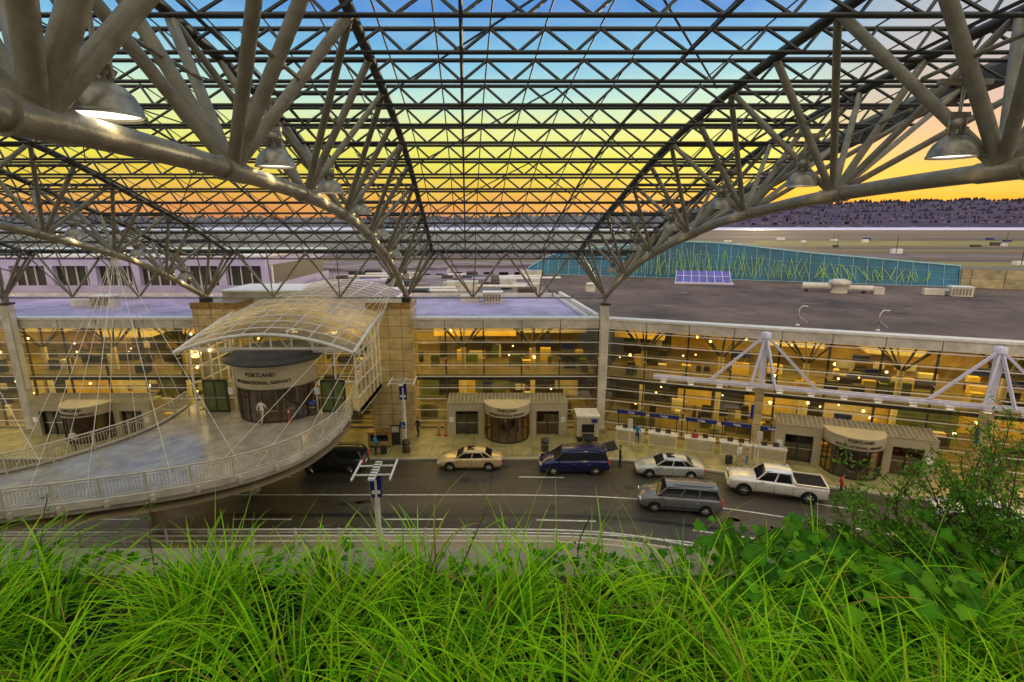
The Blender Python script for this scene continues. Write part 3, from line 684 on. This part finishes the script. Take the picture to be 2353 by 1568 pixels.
def dense(S,step):
    out=[];acc=0;last=Vector(S[0]);out.append(last.copy())
    for i in range(1,len(S)):
        a=Vector(S[i-1]);b=Vector(S[i]);d=(b-a).length
        while acc+d>=step:
            f=(step-acc)/d; a=a.lerp(b,f); out.append(a.copy()); d=(b-a).length; acc=0
        acc+=d
    return out
RAILM=mat('rail_steel',(.60,.54,.42),.4,0,2,.15)
for S in(RS,LS):
    for z,r in((5.85,.045),(5.68,.02),(4.92,.025)): t.path([(x,y,z) for x,y in S],r,RAILM,6)
    for p in dense(S,.15): t.tube((p.x,p.y,4.92),(p.x,p.y,5.68),.014,RAILM,4,cap=False)
    for p in dense(S,1.9): t.cb((p.x,p.y,5.25),(.08,.08,1.15),RAILM)
for S,o in((RS,1),(LS,-1)):
    for p in dense(offs(S,-.2*o),1.9): t.cb((p.x,p.y,4.55),(.16,.16,.3),RAILM)
t.build('railing',BR)
t=MB()
for x,y in((-17.5,31.5),(-21,27.3),(-30.5,21.4),(-46,17.7)): t.tube((x,y,0),(x,y,3.8),.45,CONC,16)
t.build('piers',BR)
t=MB()
def atY(S,y): return min(S,key=lambda p:abs(p[1]-y))
aB=Vector((SK(-8.6,36.4),36.4,zb(36.4)))
for yy in(34,32.5,31,29,27,25.2,24.0): p=atY(RS,yy); t.tube(aB,(p[0],p[1],4.9),.017,CABLE,5,cap=False)
aA=Vector((SK(-25,31.4),31.4,zb(31.4)))
for yy in(34.5,33,31.5,30,28.3,26.6,25.2): p=atY(LS,yy); t.tube(aA,(p[0],p[1],4.9),.017,CABLE,5,cap=False)
for yy in(25,23.3,22.2,21.4): p=atY(RS,yy); t.tube(aA,(p[0],p[1],4.9),.017,CABLE,5,cap=False)
aD=Vector((-41,36.4,zb(36.4)))
for p in((-29.5,23.9),(-27.5,24.6),(-34,22.5),(-25.9,25.9)): t.tube(aD,(p[0],p[1],4.9),.022,CABLE,5,cap=False)
t.build('stay_cables',BR)

def awn(sx,name='awning_mast'):
    e=empty(name); t=MB(MR@Matrix.Translation((sx,-1.7,0)))
    t.bx((-.28,-.28,.14),(.28,.28,6.2),TAN); t.bx((-.2,-.2,6.2),(.2,.2,9.6),LAV); t.lathe([(.35,9.5),(.35,9.9),(0,10)],(0,0,0),LAV,12)
    for dx,dy in((-3.5,-.5),(3.5,-.5),(-.8,-1.2),(.8,-1.2)): t.beam((0,-.1,9.75),(dx,dy,6.15),.13,.18,LAV)
    t.bx((-.24,-.30,.14),(.24,-.285,1.3),STEELW); t.bx((-.5,-.34,3.3),(-.31,-.2,4.4),BLUE)
    t.build('mast',e)
awn(11.9); awn(25.6); awn(39.5)
e=empty('light_beam'); t=MB(MR@Matrix.Translation((0,-2.4,6.05)))
t.beam((4.2,-.25,0),(62,-.25,0),.12,.22,LAV); t.beam((4.2,.25,0),(62,.25,0),.12,.22,LAV)
for k in range(58): x=4.4+k; t.beam((x,-.25,0),(x+.5,.25,0),.06,.1,LAV); t.beam((x+.5,.25,0),(x+1,-.25,0),.06,.1,LAV)
for k in range(29): x=5+2*k; t.cb((x,-.55,-.1),(.45,.4,.14),WHITE); t.cb((x,-.55,-.19),(.36,.3,.03),WHT)
t.build('truss',e)

e=empty('parking_garage'); t=MB()
for k in range(6):
    z=15.95-k*3.0; t.bx((-60,-40,z-.45),(60,2.0,z),CONC); 
    if k: t.bx((-60,1.8,z),(60,2.02,z+1.0),CONC)
for x in range(-56,60,8):
    t.bx((x-.35,1.2,0),(x+.35,1.78,15.5),CONC); t.bx((x-.35,-14,0),(x+.35,-13.3,15.5),CONC)
t.build('structure',e)
e=empty('planter'); t=MB(); t.bx((-8,2.02,15.3),(8,2.22,16.10),CONC); t.bx((-8,.35,15.96),(8,.5,16.12),CONC); t.bx((-8,.5,15.96),(8,2.02,16.04),SOIL)
t.build('trough',e)
def leafmat(name,rough=.6,tr=.35):
    m=D.materials.new(name); m.use_nodes=True; nt=m.node_tree; b=nt.nodes['Principled BSDF']; b.inputs['Roughness'].default_value=rough; b.inputs['Specular IOR Level'].default_value=.15
    a=nt.nodes.new('ShaderNodeAttribute'); a.attribute_name='Col'; nt.links.new(a.outputs['Color'],b.inputs['Base Color'])
    t=nt.nodes.new('ShaderNodeBsdfTranslucent'); nt.links.new(a.outputs['Color'],t.inputs[0])
    x=nt.nodes.new('ShaderNodeMixShader'); x.inputs[0].default_value=tr; nt.links.new(b.outputs[0],x.inputs[1]); nt.links.new(t.outputs[0],x.inputs[2]); nt.links.new(x.outputs[0],nt.nodes['Material Output'].inputs[0]); return m
LM=leafmat('leaf')
def colmesh(name,vs,fs,cs,m,parent=None):
    me=D.meshes.new(name); me.from_pydata(vs,[],fs); me.materials.append(m)
    at=me.attributes.new('Col','FLOAT_COLOR','POINT'); flat=[]
    for c in cs: flat.extend((c[0],c[1],c[2],1))
    at.data.foreach_set('color',flat); me.polygons.foreach_set('use_smooth',[True]*len(fs)); me.update()
    o=D.objects.new(name,me); sc.collection.objects.link(o); o.parent=parent; return o
vs=[];fs=[];cs=[]
def blade(p,hd,L_,th0,th1,w,c):
    n=8; x=Vector(p); side=Vector((-math.sin(hd),math.cos(hd),0)); o=len(vs)
    tw=U(-.7,.7); cv=U(-.35,.35)
    for i in range(n+1):
        f=i/n; th=th0+(th1-th0)*f**1.2; ww=w*(1-f**2.4)*(.5+.5*min(1,f*4))+.0004
        h2=hd+cv*f
        sd=(side+Vector((0,0,tw))*f).normalized()
        vs.append(tuple(x-sd*ww/2)); vs.append(tuple(x+sd*ww/2))
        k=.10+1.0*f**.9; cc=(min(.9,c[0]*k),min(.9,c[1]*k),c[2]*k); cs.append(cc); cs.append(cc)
        x=x+Vector((math.cos(h2)*math.sin(th),math.sin(h2)*math.sin(th),math.cos(th)))*(L_/n)
    for i in range(n): a=o+2*i; fs.append((a,a+1,a+3,a+2))
for ti in range(330):
    tx=U(-3.6,3.6); ty=U(.6,1.98); 
    if tx>1.0 and ty>1.60 and R()<.72: continue
    if -.35<tx<.5 and ty>1.75 and R()<.4: continue
    lush=U(.8,1.2)*(1-.36*max(0,(ty-1.2)/.8)); lh=U(0,6.28)
    for b in range(int(U(38,60))):
        hd=U(0,2*math.pi) if R()<.5 else lh+U(-.7,.7)
        g_=U(.7,1.2)
        c=(.37*g_,.82*g_,.006*g_)
        q_=R()
        if q_<.20: c=(.60*g_,.88*g_,.02)
        elif q_<.40: c=(.10*g_,.38*g_,.006)
        elif q_<.43: c=(.50*g_,.38*g_,.08)
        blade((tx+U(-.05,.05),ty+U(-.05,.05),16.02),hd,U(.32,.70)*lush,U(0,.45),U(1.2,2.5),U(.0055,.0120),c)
for b in range(110):
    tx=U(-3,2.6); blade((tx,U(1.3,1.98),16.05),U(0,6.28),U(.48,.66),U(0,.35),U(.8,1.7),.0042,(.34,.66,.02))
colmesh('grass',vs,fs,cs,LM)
vs=[];fs=[];cs=[]
ivy=[(0,0),(.25,-.18),(.55,-.05),(.48,.22),(.58,.45),(.3,.6),(0,1.0),(-.3,.6),(-.58,.45),(-.48,.22),(-.55,-.05),(-.25,-.18)]
def leafp(p,size,col,nrm,shape=ivy):
    z=Vector(nrm).normalized(); a=z.orthogonal().normalized(); a.rotate(Matrix.Rotation(U(0,6.28),3,z)); b=z.cross(a); o=len(vs); p=Vector(p)
    vs.append(tuple(p+b*.35*size+z*.08*size)); cs.append(tuple(x*1.3 for x in col))
    for x,y in shape: vs.append(tuple(p+a*x*size+b*y*size+z*(-.15*size*(abs(x))))); cs.append(col)
    n=len(shape)
    for i in range(n): fs.append((o,o+1+i,o+1+(i+1)%n))
def ivyc(): k=U(.35,1.2); return (.075*k,.27*k,.010*k) if R()<.7 else (.19*k,.46*k,.015*k)
for i in range(1300):
    x=U(.85,3.1); y=U(1.5,2.25); z=16.12+.24*R()+.10*noise.noise((x*3,y*3,0))-(max(0,y-2.05))*1.2
    leafp((x,y,z),U(.025,.075),ivyc(),(U(-.5,.5),U(-1,-.1),1))
for i in range(900):
    x=U(-3.3,1.0); y=U(1.85,2.3); z=16.08+.14*R()+.08*noise.noise((x*3,y*3,5))-(max(0,y-2.1))*1.2
    leafp((x,y,z),U(.02,.045),ivyc(),(U(-.5,.5),U(-1,.1),1))
for i in range(1800):
    x=U(-3.6,3.6); y=U(.6,1.95); leafp((x,y,16.05+.1*R()),U(.02,.04),(.012,.06,.004),(U(-.5,.5),U(-1,.3),1))
colmesh('ivy',vs,fs,cs,LM)
vs=[];fs=[];cs=[]; SB=empty('shrub'); t=MB(); BARK=mat('twig_bark',(.09,.05,.03),.8)
sl_=[(0,0),(.25,.35),(.2,.75),(0,1),(-.2,.75),(-.25,.35)]
def twig(p,d,L_,r,dep):
    p=Vector(p); d=Vector(d).normalized(); n=6; pts=[p.copy()]
    for i in range(n):
        d=(d+Vector((U(-.2,.2),U(-.2,.2),U(-.16,.08)))).normalized(); p=p+d*L_/n; pts.append(p.copy())
        for k in range(4):
            kk=U(.4,1.2); leafp(p+Vector((U(-.02,.02),U(-.02,.02),U(-.02,.02))),U(.011,.021),(.12*kk,.30*kk,.02*kk),(U(-1,1),U(-1,.3),U(.1,1)),sl_)
        if dep>0 and R()<.62: twig(p,d+Vector((U(-.9,.9),U(-.7,.7),U(-.3,.6))),L_*.5,r*.6,dep-1)
    t.path(pts,r,BARK,4)
for i in range(30):
    twig((U(1.85,2.9),U(1.85,2.15),16.1),(U(-1.0,.3),U(-.2,.4),U(.35,.95)),U(.36,.58),.004,2)
for x in(.28,-.25,-1.6,-2.1,.9): twig((x,2.0,16.1),(U(-.3,.3),0,1),.36,.003,0)
colmesh('leaves',vs,fs,cs,LM,SB); t.build('branches',SB)

# ---------------- vehicles ----------------
def paint(name,c,metal=.3): return mat(name,c,.25,metal,3,.06,coat=.7)
def vehicle(name,loc,rz,kind,col,hatch=False):
    e=empty(name,(loc[0],loc[1],0),math.radians(rz)); Pm=paint(name+'_paint',col)
    S={'sedan':dict(W=.90,st=[(-2.38,.66,.78,.36),(-2.28,.72,.86,.27),(-1.7,.86,.97,.23),(-1.0,.95,1,.2),(0,.96,1,.2),(1.2,.99,1,.2),(1.8,1.01,.98,.23),(2.28,.98,.92,.28),(2.38,.85,.84,.4)],gh=(-1.15,-.35,1.05,1.85,1.44,.95),wh=(-1.45,1.38,.33)),
       'van':dict(W=.97,st=[(-2.48,.72,.80,.36),(-2.38,.85,.88,.27),(-1.9,1.0,.97,.23),(-1.45,1.08,1,.2),(0,1.08,1,.2),(1.8,1.10,1,.22),(2.35,1.10,.95,.28),(2.5,.95,.9,.36)],gh=(-1.6,-.75,2.15,2.42,1.74,1.05),wh=(-1.55,1.5,.34)),
       'suv':dict(W=.95,st=[(-2.35,.78,.82,.4),(-2.25,.95,.9,.32),(-1.7,1.06,.97,.27),(-1.05,1.10,1,.25),(0,1.1,1,.25),(1.7,1.12,1,.27),(2.2,1.12,.95,.32),(2.33,.98,.9,.42)],gh=(-1.15,-.45,1.95,2.28,1.70,1.07),wh=(-1.42,1.4,.38)),
       'truck':dict(W=1.0,st=[(-2.95,.85,.86,.5),(-2.85,1.08,.95,.38),(-2.2,1.15,1,.35),(-1.3,1.2,1,.33),(0,1.2,1,.33),(.93,1.2,1,.33),(1.0,1.2,1,.35),(2.8,1.2,1,.38),(2.95,1.2,.98,.45)],gh=(-1.4,-.65,.75,.95,1.9,1.15),wh=(-2.0,1.85,.42))}[kind]
    W=S['W']; t=MB(); ring=[]; 
    for x,zt,wf,zb_ in S['st']:
        w_=W*wf; half=[(0,zb_),(w_*.88,zb_),(w_*.97,zb_+.12),(w_*1.0,(zb_+zt)/2),(w_*.985,zt-.18),(w_*.95,zt-.05),(w_*.84,zt),(0,zt+.02)]
        ring.append([(x,y,z) for y,z in half]+[(x,-y,z) for y,z in half[-2:0:-1]])
    n=len(ring[0]); vs=[p for r_ in ring for p in r_]; fs=[(j*n+i,j*n+(i+1)%n,(j+1)*n+(i+1)%n,(j+1)*n+i) for j in range(len(ring)-1) for i in range(n)]
    t.add(vs,fs,Pm,True); t.add(ring[0],[tuple(range(n))],Pm); t.add(ring[-1],[tuple(range(n))[::-1]],Pm)
    xf,rf,rb,xb_,zt,zbelt=S['gh']; wb=W*.88; wr=W*.68
    zbelt-=.09
    base=[(xf,-wb,zbelt),(xb_,-wb,zbelt),(xb_,wb,zbelt),(xf,wb,zbelt)]; tp=[(rf,-wr,zt-.07),(rb,-wr,zt-.07),(rb,wr,zt-.07),(rf,wr,zt-.07)]
    t.add(base+tp,[(0,1,5,4),(1,2,6,5),(2,3,7,6),(3,0,4,7)],CGLASS)
    vs=[];
    for i in range(7):
        f=i/6; x=rf-.10+(rb-rf+.2)*f; cr=.07*math.sin(math.pi*min(1,max(0,f*.9+.05)))
        for y,zz in((-wr-.04,-.10),(-wr*.85,.0),(0,.03),(wr*.85,.0),(wr+.04,-.10)): vs.append((x,y,zt+zz-.07+cr))
    t.add(vs,[(i*5+k,(i+1)*5+k,(i+1)*5+k+1,i*5+k+1) for i in range(6) for k in range(4)],Pm,True)
    for sy in(-1,1):
        def side(f,up): 
            xb0=xf+(xb_-xf)*f; xt0=rf+(rb-rf)*f; return Vector((xb0+(xt0-xb0)*up,sy*(wb+(wr-wb)*up)*1.01,zbelt+(zt-.07-zbelt)*up))
        t.beam(side(0,0),side(0,1),.07,.07,Pm); t.beam(side(1,0),side(1,1),.1,.09,Pm)
        fr=(.42,.78) if kind in('sedan',) else ((.36,.66) if kind!='truck' else (.5,))
        for f in fr: t.beam(side(f,0),side(f,1),.07,.05,Pm)
        if kind in('van','suv'):
            t.beam((rf+.3,sy*wr*.85,zt+.06),(rb-.2,sy*wr*.85,zt+.06),.04,.04,MULL)
        for x in((-.95,.15,1.2) if kind!='truck' else (-1.3,-.2,.9)):
            t.cb((x,sy*W*1.0,.70),(.014,.02,.62),BLACK)
        t.cb((0,sy*W*1.003,.45),(2.2,.02,.05),BLACK if kind!='sedan' else Pm)
        for x in(-.1,1.0): t.cb((x-(.4 if kind=='truck' else 0),sy*W*1.0,.86),(.16,.05,.03),CHROME)
        t.cb((xf+.45,sy*(W+.1),zbelt+.12),(.12,.2,.13),Pm)
        for x in S['wh'][:2]:
            r=S['wh'][2]; yo=sy*W
            t.tube((x,yo*.75,r+.02),(x,yo*1.004,r+.02),r+.07,BLACK,22)
            t.tube((x,yo*.8,r),(x,yo*1.02,r),r,BLACK,22); t.tube((x,yo*1.0,r),(x,yo*1.028,r),r*.66,MULL,18)
            for k in range(6):
                a=k*math.pi/3; t.tube((x,yo*1.035,r),(x+r*.62*math.cos(a),yo*1.035,r+r*.62*math.sin(a)),.035,CHROME,5)
            t.tube((x,yo*1.02,r),(x,yo*1.045,r),.07,CHROME,8)
        zf=S['st'][1][1]; x0=S['st'][0][0]; x1=S['st'][-1][0]
        t.cb((x0+.10,sy*W*.66,zf-.10),(.16,.34,.14),HEADL)
        zt1=S['st'][-1][1]; t.cb((x1-.05,sy*W*.80,zt1-(.1 if kind!='van' else .02)),(.12,.20,.2 if kind=='sedan' else .34),RED)
    x0=S['st'][0][0]; x1=S['st'][-1][0]; zf=S['st'][1][1]
    t.cb((x0+.03,0,zf-.12),(.08,W*.85,.13),MULL); t.cb((x0+.0,0,.42),(.06,W*1.2,.10),MULL); t.cb((x0-.01,0,.52),(.03,.5,.14),TEXTW)
    t.cb((x1+.0,0,.62),(.05,.5,.15),TEXTW); t.cb((x1-.02,0,.42),(.12,W*1.5,.14),MULL if kind!='truck' else CHROME)
    if kind=='truck':
        t.bx((1.12,-.86,1.205),(2.85,.86,1.24),BLACK)
        for y in(-.93,.93): t.bx((1.05,y-.06,1.2),(2.93,y+.06,1.30),Pm)
        t.bx((2.84,-.9,1.2),(2.94,.9,1.30),Pm); t.bx((1.0,-.9,1.2),(1.1,.9,1.3),Pm); t.cb((x0-.02,0,.55),(.14,1.7,.18),CHROME)
    if kind=='sedan': t.bx((-.2,-.35,zt+.0),(.35,.35,zt+.022),CGLASS)
    if hatch:
        t.beam((2.2,0,1.72),(3.1,0,1.95),1.4,.08,Pm); t.beam((2.35,0,1.80),(3.0,0,1.97),1.2,.03,CGLASS)
        for y in(-.6,.6): t.tube((2.35,y,1.2),(2.8,y,1.85),.02,CHROME,5)
    t.build('body',e); return e
vehicle('sport_utility_vehicle',(-13.1,34.9),0,'suv',(.035,.035,.045))
vehicle('sedan',(-3.1,35.25),0,'sedan',(.62,.47,.24))
vehicle('minivan',(4.5,34.7),0,'van',(.008,.012,.10),True)
vehicle('sedan',(11.3,34.0),-7,'sedan',(.50,.50,.50))
vehicle('pickup_truck',(17.6,31.3),-17,'truck',(.8,.78,.74))
vehicle('minivan',(10.6,29.6),-9,'van',(.17,.18,.19))
vehicle('sedan',(28.4,28.0),-20,'sedan',(.62,.62,.62))

# ---------------- street furniture ----------------
BINM=mat('bin_body',(.09,.07,.05),.6,0,8,.5)
def bin_(x,y,z,lid=MULL):
    e=empty('trash_can',(x,y,z)); t=MB(); t.lathe([(0,0),(.27,0),(.30,.05),(.31,.75),(.34,.78),(.34,.84)],(0,0,0),BINM,16); t.lathe([(.34,.84),(.3,.98),(.18,1.06),(0,1.08)],(0,0,0),lid,16)
    t.lathe([(.345,.60),(.345,.66)],(0,0,0),CHROME,16); t.build('body',e)
bin_(-8.3,37.3,.14); bin_(2.6,37.6,.14); bin_(-14.6,33.2,4.7); bin_(-13.9,33.6,4.7,BLUE); bin_(24,33.3,.14)
def stanchion(x,y,z,m=ORANGE):
    e=empty('stanchion',(x,y,z)); t=MB(); t.lathe([(0,.0),(.2,0),(.2,.04),(.05,.1),(.05,1.0),(.07,1.02),(0,1.08)],(0,0,0),m,12); t.lathe([(.052,.7),(.052,.85)],(0,0,0),TEXTW,12); t.build('post',e)
stanchion(-14.9,32.2,4.7,REDP); 
for x,y in((-6.2,40.6),(-5.6,40.5),(30.9,31.8),(31.4,31.6)): stanchion(x,y,.14,REDP)
def signpost(x,y,hh,w_,h_,m,rz=0):
    e=empty('traffic_sign',(x,y,.14),math.radians(rz)); t=MB(); t.tube((0,0,0),(0,0,hh),.035,STEELW,8); t.cb((0,-.05,hh-h_/2),(w_,.03,h_),m); t.cb((0,-.02,hh-h_/2),(w_+.06,.02,h_+.06),STEELW)
    t.build('panel',e)
signpost(9.1,37.0,2.9,.3,.7,WHITE); signpost(17.9,34.5,2.9,.3,.7,WHITE,-18); signpost(31.5,30.6,2.8,.3,.6,WHITE,-18); signpost(-26.5,37.5,2.4,.5,.5,BLUE)
e=empty('wheelchair_sign',(-8.7,38.2,.14)); t=MB(); t.tube((0,0,0),(0,0,2.3),.035,STEELW,8); t.cb((0,-.05,1.9),(.45,.03,.55),BLUE)
t.path([(.1*math.cos(a/3)-.03,-.075,1.8+.1*math.sin(a/3)) for a in range(7,25)],.012,TEXTW,5); t.tube((-.03,-.075,2.02),(-.02,-.075,1.86),.02,TEXTW,5); t.tube((-.02,-.075,1.86),(.08,-.075,1.86),.018,TEXTW,5); t.tube((.08,-.075,1.86),(.12,-.075,1.72),.018,TEXTW,5); t.cb((-.03,-.075,2.08),(.045,.02,.045),TEXTW)
t.build('panel',e)
def ladder(x,y,H,rz=0):
    e=empty('light_sign_post',(x,y,0),rz); t=MB(); t.tube((0,0,0),(0,0,H-.5),.14,STEELW,12); t.lathe([(.3,0),(.3,.1),(.15,.15)],(0,0,0),CONC,12)
    for xx in(-.95,.95): t.beam((xx,-1.1,H),(xx,1.1,H),.09,.09,STEELW)
    for yy in(-.5,.5): t.beam((-.95,yy,H-.02),(.95,yy,H-.02),.07,.07,STEELW)
    t.beam((0,-1.0,H-.05),(0,1.0,H-.05),.34,.10,STEELW)
    for k in range(6): t.cb((0,-.75+k*.3,H+.02),(.3,.05,.04),MULL)
    t.bx((-.28,-.12,H-1.5),(.28,.12,H-.12),BLUE); t.bx((-.22,-.13,H-1.3),(.22,.13,H-1.1),TEXTW)
    t.build('frame',e)
ladder(-7.1,24.4,5.2,.05); ladder(-8.6,38.5,5.6,.05)
e=empty('information_sign',(-9.4,38.6,.14)); t=MB(); t.cb((0,0,.9),(.75,.1,1.7),STEELD); t.cb((0,-.06,1.4),(.6,.02,.5),WHITE); t.build('panel',e)
def counter(sx,name='check_in_counter'):
    M=MR@Matrix.Translation((sx,-1.9,.14)); e=empty(name); t=MB(M)
    t.bx((-1.1,-.35,0),(1.1,.35,1.0),INT2); t.bx((-1.15,-.42,1.0),(1.15,.42,1.08),STEELW); t.bx((-1.0,-.37,.15),(1.0,-.355,.85),PORT)
    for x in(-1,1): t.tube((x,.3,1.0),(x,.3,2.35),.04,MULL,6)
    t.bx((-1.15,.2,2.25),(1.15,.36,2.55),BLUE); flat_text(t,'Volta',.26,(0,.19,2.32),TEXTW)
    t.bx((-.6,.0,1.08),(-.2,.1,1.4),MULL); t.bx((.2,.0,1.08),(.6,.1,1.4),MULL); t.build('desk',e)
for s_ in(2.6,5.2,8.0,10.6,13.0): counter(s_)
e=empty('baggage_scanner',(6.2,40.0,.14)); t=MB(); t.bx((-.9,-.9,.5),(.9,.9,2.2),PORT); t.bx((-.95,-.95,2.2),(.95,.95,2.32),STEELW); t.bx((-.5,-.93,.9),(.5,-.9,1.6),BLACK); t.bx((-.45,-2.0,.6),(.45,-.9,.8),STEELD); t.bx((-.8,-.8,0),(.8,.8,.5),MULL); t.cb((.5,-.92,1.9),(.5,.03,.3),BLUE)
for y in(-1.9,-1.1): t.cb((-.4,y,.3),(.07,.07,.6),CHROME); t.cb((.4,y,.3),(.07,.07,.6),CHROME)
t.build('cabinet',e)
e=empty('newspaper_box',(-10.6,38.5,.14)); t=MB(); t.bx((-.9,-.4,.15),(.9,.4,1.25),mat('box_ochre',(.4,.26,.06),.5)); t.bx((-.95,-.45,1.25),(.95,.45,1.33),COPPER); t.bx((-.7,-.42,.6),(.7,-.405,1.1),CGLASS)
for x in(-.8,.8): t.bx((x-.05,-.35,0),(x+.05,.35,.15),MULL)
t.build('cabinet',e)
for i in range(6):
    p=MR@Vector((27.9+i*.55,-2.6,0)); e=empty('luggage_cart',(p.x,p.y,.14),A); t=MB()
    for x in(-.25,.25): t.path([(x,-.45,.2),(x,.3,.2),(x,.4,1.0),(x,.35,1.05)],.02,CHROME,6); t.tube((x-.02,-.35,.08),(x+.02,-.35,.08),.08,BLACK,10); t.tube((x-.02,.25,.08),(x+.02,.25,.08),.08,BLACK,10)
    t.tube((-.25,.4,1.0),(.25,.4,1.0),.02,REDP,6); t.bx((-.22,-.4,.2),(.22,.3,.22),CHROME); t.tube((-.25,.38,.6),(.25,.38,.6),.015,CHROME,5); t.build('frame',e)
e=empty('pipe_railing'); t=MB(); Q=smooth([(-60,25.3),(-30,25.3),(-14,25.3),(-3,25.3),(3,25.2),(7,24.6),(11,23.2),(16,21.3)],6)
for z in(1.15,.75,.42): t.path([(x,y,z) for x,y in Q],.055,STEELW,8)
for p in dense(Q,2.4): t.cb((p.x,p.y,.62),(.10,.10,1.2),STEELW)
t.build('rails',e)

# ---------------- people ----------------
def person(name,loc,rz,shirt,pants,stride=.0,hair=HAIR,scale=1,armf=.1):
    J=[(0,0,.95),(0,0,1.12),(0,.01,1.33),(0,.01,1.48),(0,-.01,1.56)]; r=[(.14,.10),(.13,.095),(.155,.11),(.055,.055),(.05,.05)]; E=[(0,1),(1,2),(2,3),(3,4)]
    def add(p,rr_,par): J.append(p); r.append(rr_ if isinstance(rr_,tuple) else (rr_,rr_)); E.append((par,len(J)-1)); return len(J)-1
    hands=[]
    for s in(-1,1):
        f=stride*s
        h_=add((s*.09,0,.90),.09,0); k=add((s*.10,-f*.9-.02,.50),.062,h_); a=add((s*.10,-f*1.3+abs(f)*.15+.02,.10),.042,k); add((s*.11,-f*1.3-.15,.045),(.045,.035),a)
        sh=add((s*.18,.01,1.41),.062,2); el=add((s*.235,.03+f*.5,1.14),.044,sh); wr_=add((s*.25,-armf+f*.9,.93),.03,el); pa=add((s*.25,-armf-.03+f*.95,.86),(.022,.038),wr_)
        hands.append(Vector(J[pa]))
        for q_,dx in enumerate((-.03,-.01,.01,.03)):
            kn=add((s*.25+dx*.3,-armf-.035+dx+f*.95,.82),.010,pa); add((s*.25-s*.012+dx*.3,-armf-.04+dx+f*.95,.775+abs(dx)*.4),.008,kn)
        kn=add((s*.245,-armf-.08+f*.95,.865),.011,pa); add((s*.24,-armf-.085+f*.95,.83),.009,kn)
    me=D.meshes.new('sk'); me.from_pydata(J,E,[]); o=D.objects.new('sk',me); sc.collection.objects.link(o)
    md=o.modifiers.new('s','SKIN'); 
    for i,v in enumerate(me.skin_vertices[0].data): v.radius=r[i]; v.use_root=(i==0)
    md.use_smooth_shade=True; sb=o.modifiers.new('u','SUBSURF'); sb.levels=1
    bm=D.meshes.new_from_object(o.evaluated_get(bpy.context.evaluated_depsgraph_get()))
    e=empty(name,loc,rz); e.scale=(scale,)*3; t=MB()
    V=[tuple(v.co) for v in bm.vertices]
    grp={}
    for p in bm.polygons:
        c=p.center
        if c.z<.09: m=BLACK
        elif min((c-h_).length for h_ in hands)<.125: m=SKIN
        elif c.z<.97 and abs(c.x)<.2: m=pants
        elif c.z>1.49: m=SKIN
        else: m=shirt
        grp.setdefault(m.name,(m,[]))[1].append(tuple(p.vertices))
    for m,fl in grp.values(): t.add(V,fl,m,True)
    D.objects.remove(o)
    vs=[];fs=[];nu,nv_=14,10
    for j in range(nv_+1):
        ph=math.pi*j/nv_
        for i in range(nu):
            th=2*math.pi*i/nu; x=.075*math.sin(ph)*math.cos(th); y=.095*math.sin(ph)*math.sin(th); z=.12*math.cos(ph)
            if z<0: x*=1+z*1.8; y=y*(1+z*1.2)-.01
            if y<-.07 and -.04<z<.03 and abs(x)<.03: y-=.02
            vs.append((x,y-.015,z+1.66))
    for j in range(nv_):
        for i in range(nu): fs.append((j*nu+i,(j+1)*nu+i,(j+1)*nu+(i+1)%nu,j*nu+(i+1)%nu))
    t.add(vs,fs,SKIN,True)
    hv=[];hf=[]
    for j in range(6):
        ph=math.pi*.5*j/5
        for i in range(nu):
            th=2*math.pi*i/nu; lift=.05 if math.sin(th)<-.3 else -.03
            hv.append((.082*math.sin(ph)*math.cos(th),.102*math.sin(ph)*math.sin(th),.128*math.cos(ph)*(1)+1.665+(lift if j>=4 else 0)))
    for j in range(5):
        for i in range(nu): hf.append((j*nu+i,(j+1)*nu+i,(j+1)*nu+(i+1)%nu,j*nu+(i+1)%nu))
    t.add(hv,hf,hair,True)
    for s in(-1,1): t.cb((s*.03,-.108,1.665),(.02,.012,.010),BLACK); t.cb((s*.078,-.01,1.655),(.012,.03,.05),SKIN)
    t.cb((0,-.098,1.605),(.04,.01,.008),REDP); t.build('body',e); return e
SW=mat('cloth_white',(.75,.71,.62),.8); SBu=mat('cloth_blue',(.03,.25,.50),.8); SR=mat('cloth_red',(.5,.05,.05),.8); SK_=mat('cloth_black',(.03,.03,.035),.8); SN=mat('cloth_tan',(.5,.38,.22),.8)
HB=mat('hair_blond',(.4,.25,.1),.7)
person('pedestrian',(-16.5,31.9,4.7),math.pi*.95,SW,SN,.22)
person('pedestrian',(-34.6,37.6,.14),.4,SW,SK_,.05)
person('pedestrian',(-10.6,36.9,.14),1.3,SBu,SK_,.0,HB)
person('pedestrian',(-7.9,40.3,.14),-.6,SK_,SK_,.05)
person('pedestrian',(16.8,35.0,.14),.3,SW,SN,.1,HB)
person('pedestrian',(21.6,30.6,.0),1.2,SR,SK_,.1)
person('pedestrian',(8.0,35.0,.0),1.4,SK_,SK_,.05)
person('pedestrian',(10.2,38.9,.14),2.6,SBu,SK_,.0)
person('pedestrian',(17.5,35.2,.14),-.8,SN,SBu,.1,HAIR,.68)
person('pedestrian',(14.4,37.6,.14),2.8,SR,SK_,.05)
for x,y in((-10.0,37.0),(16.2,35.3)):
    e=empty('suitcase',(x,y,.14)); t=MB(); t.bx((-.22,-.13,.06),(.22,.13,.66),SK_); t.path([(-.1,0,.66),(-.1,0,.98),(.1,0,.98),(.1,0,.66)],.012,CHROME,5)
    for dx in(-.16,.16): t.tube((dx-.02,0,.04),(dx+.02,0,.04),.04,BLACK,8)
    t.build('case',e)
bpy.context.view_layer.update()
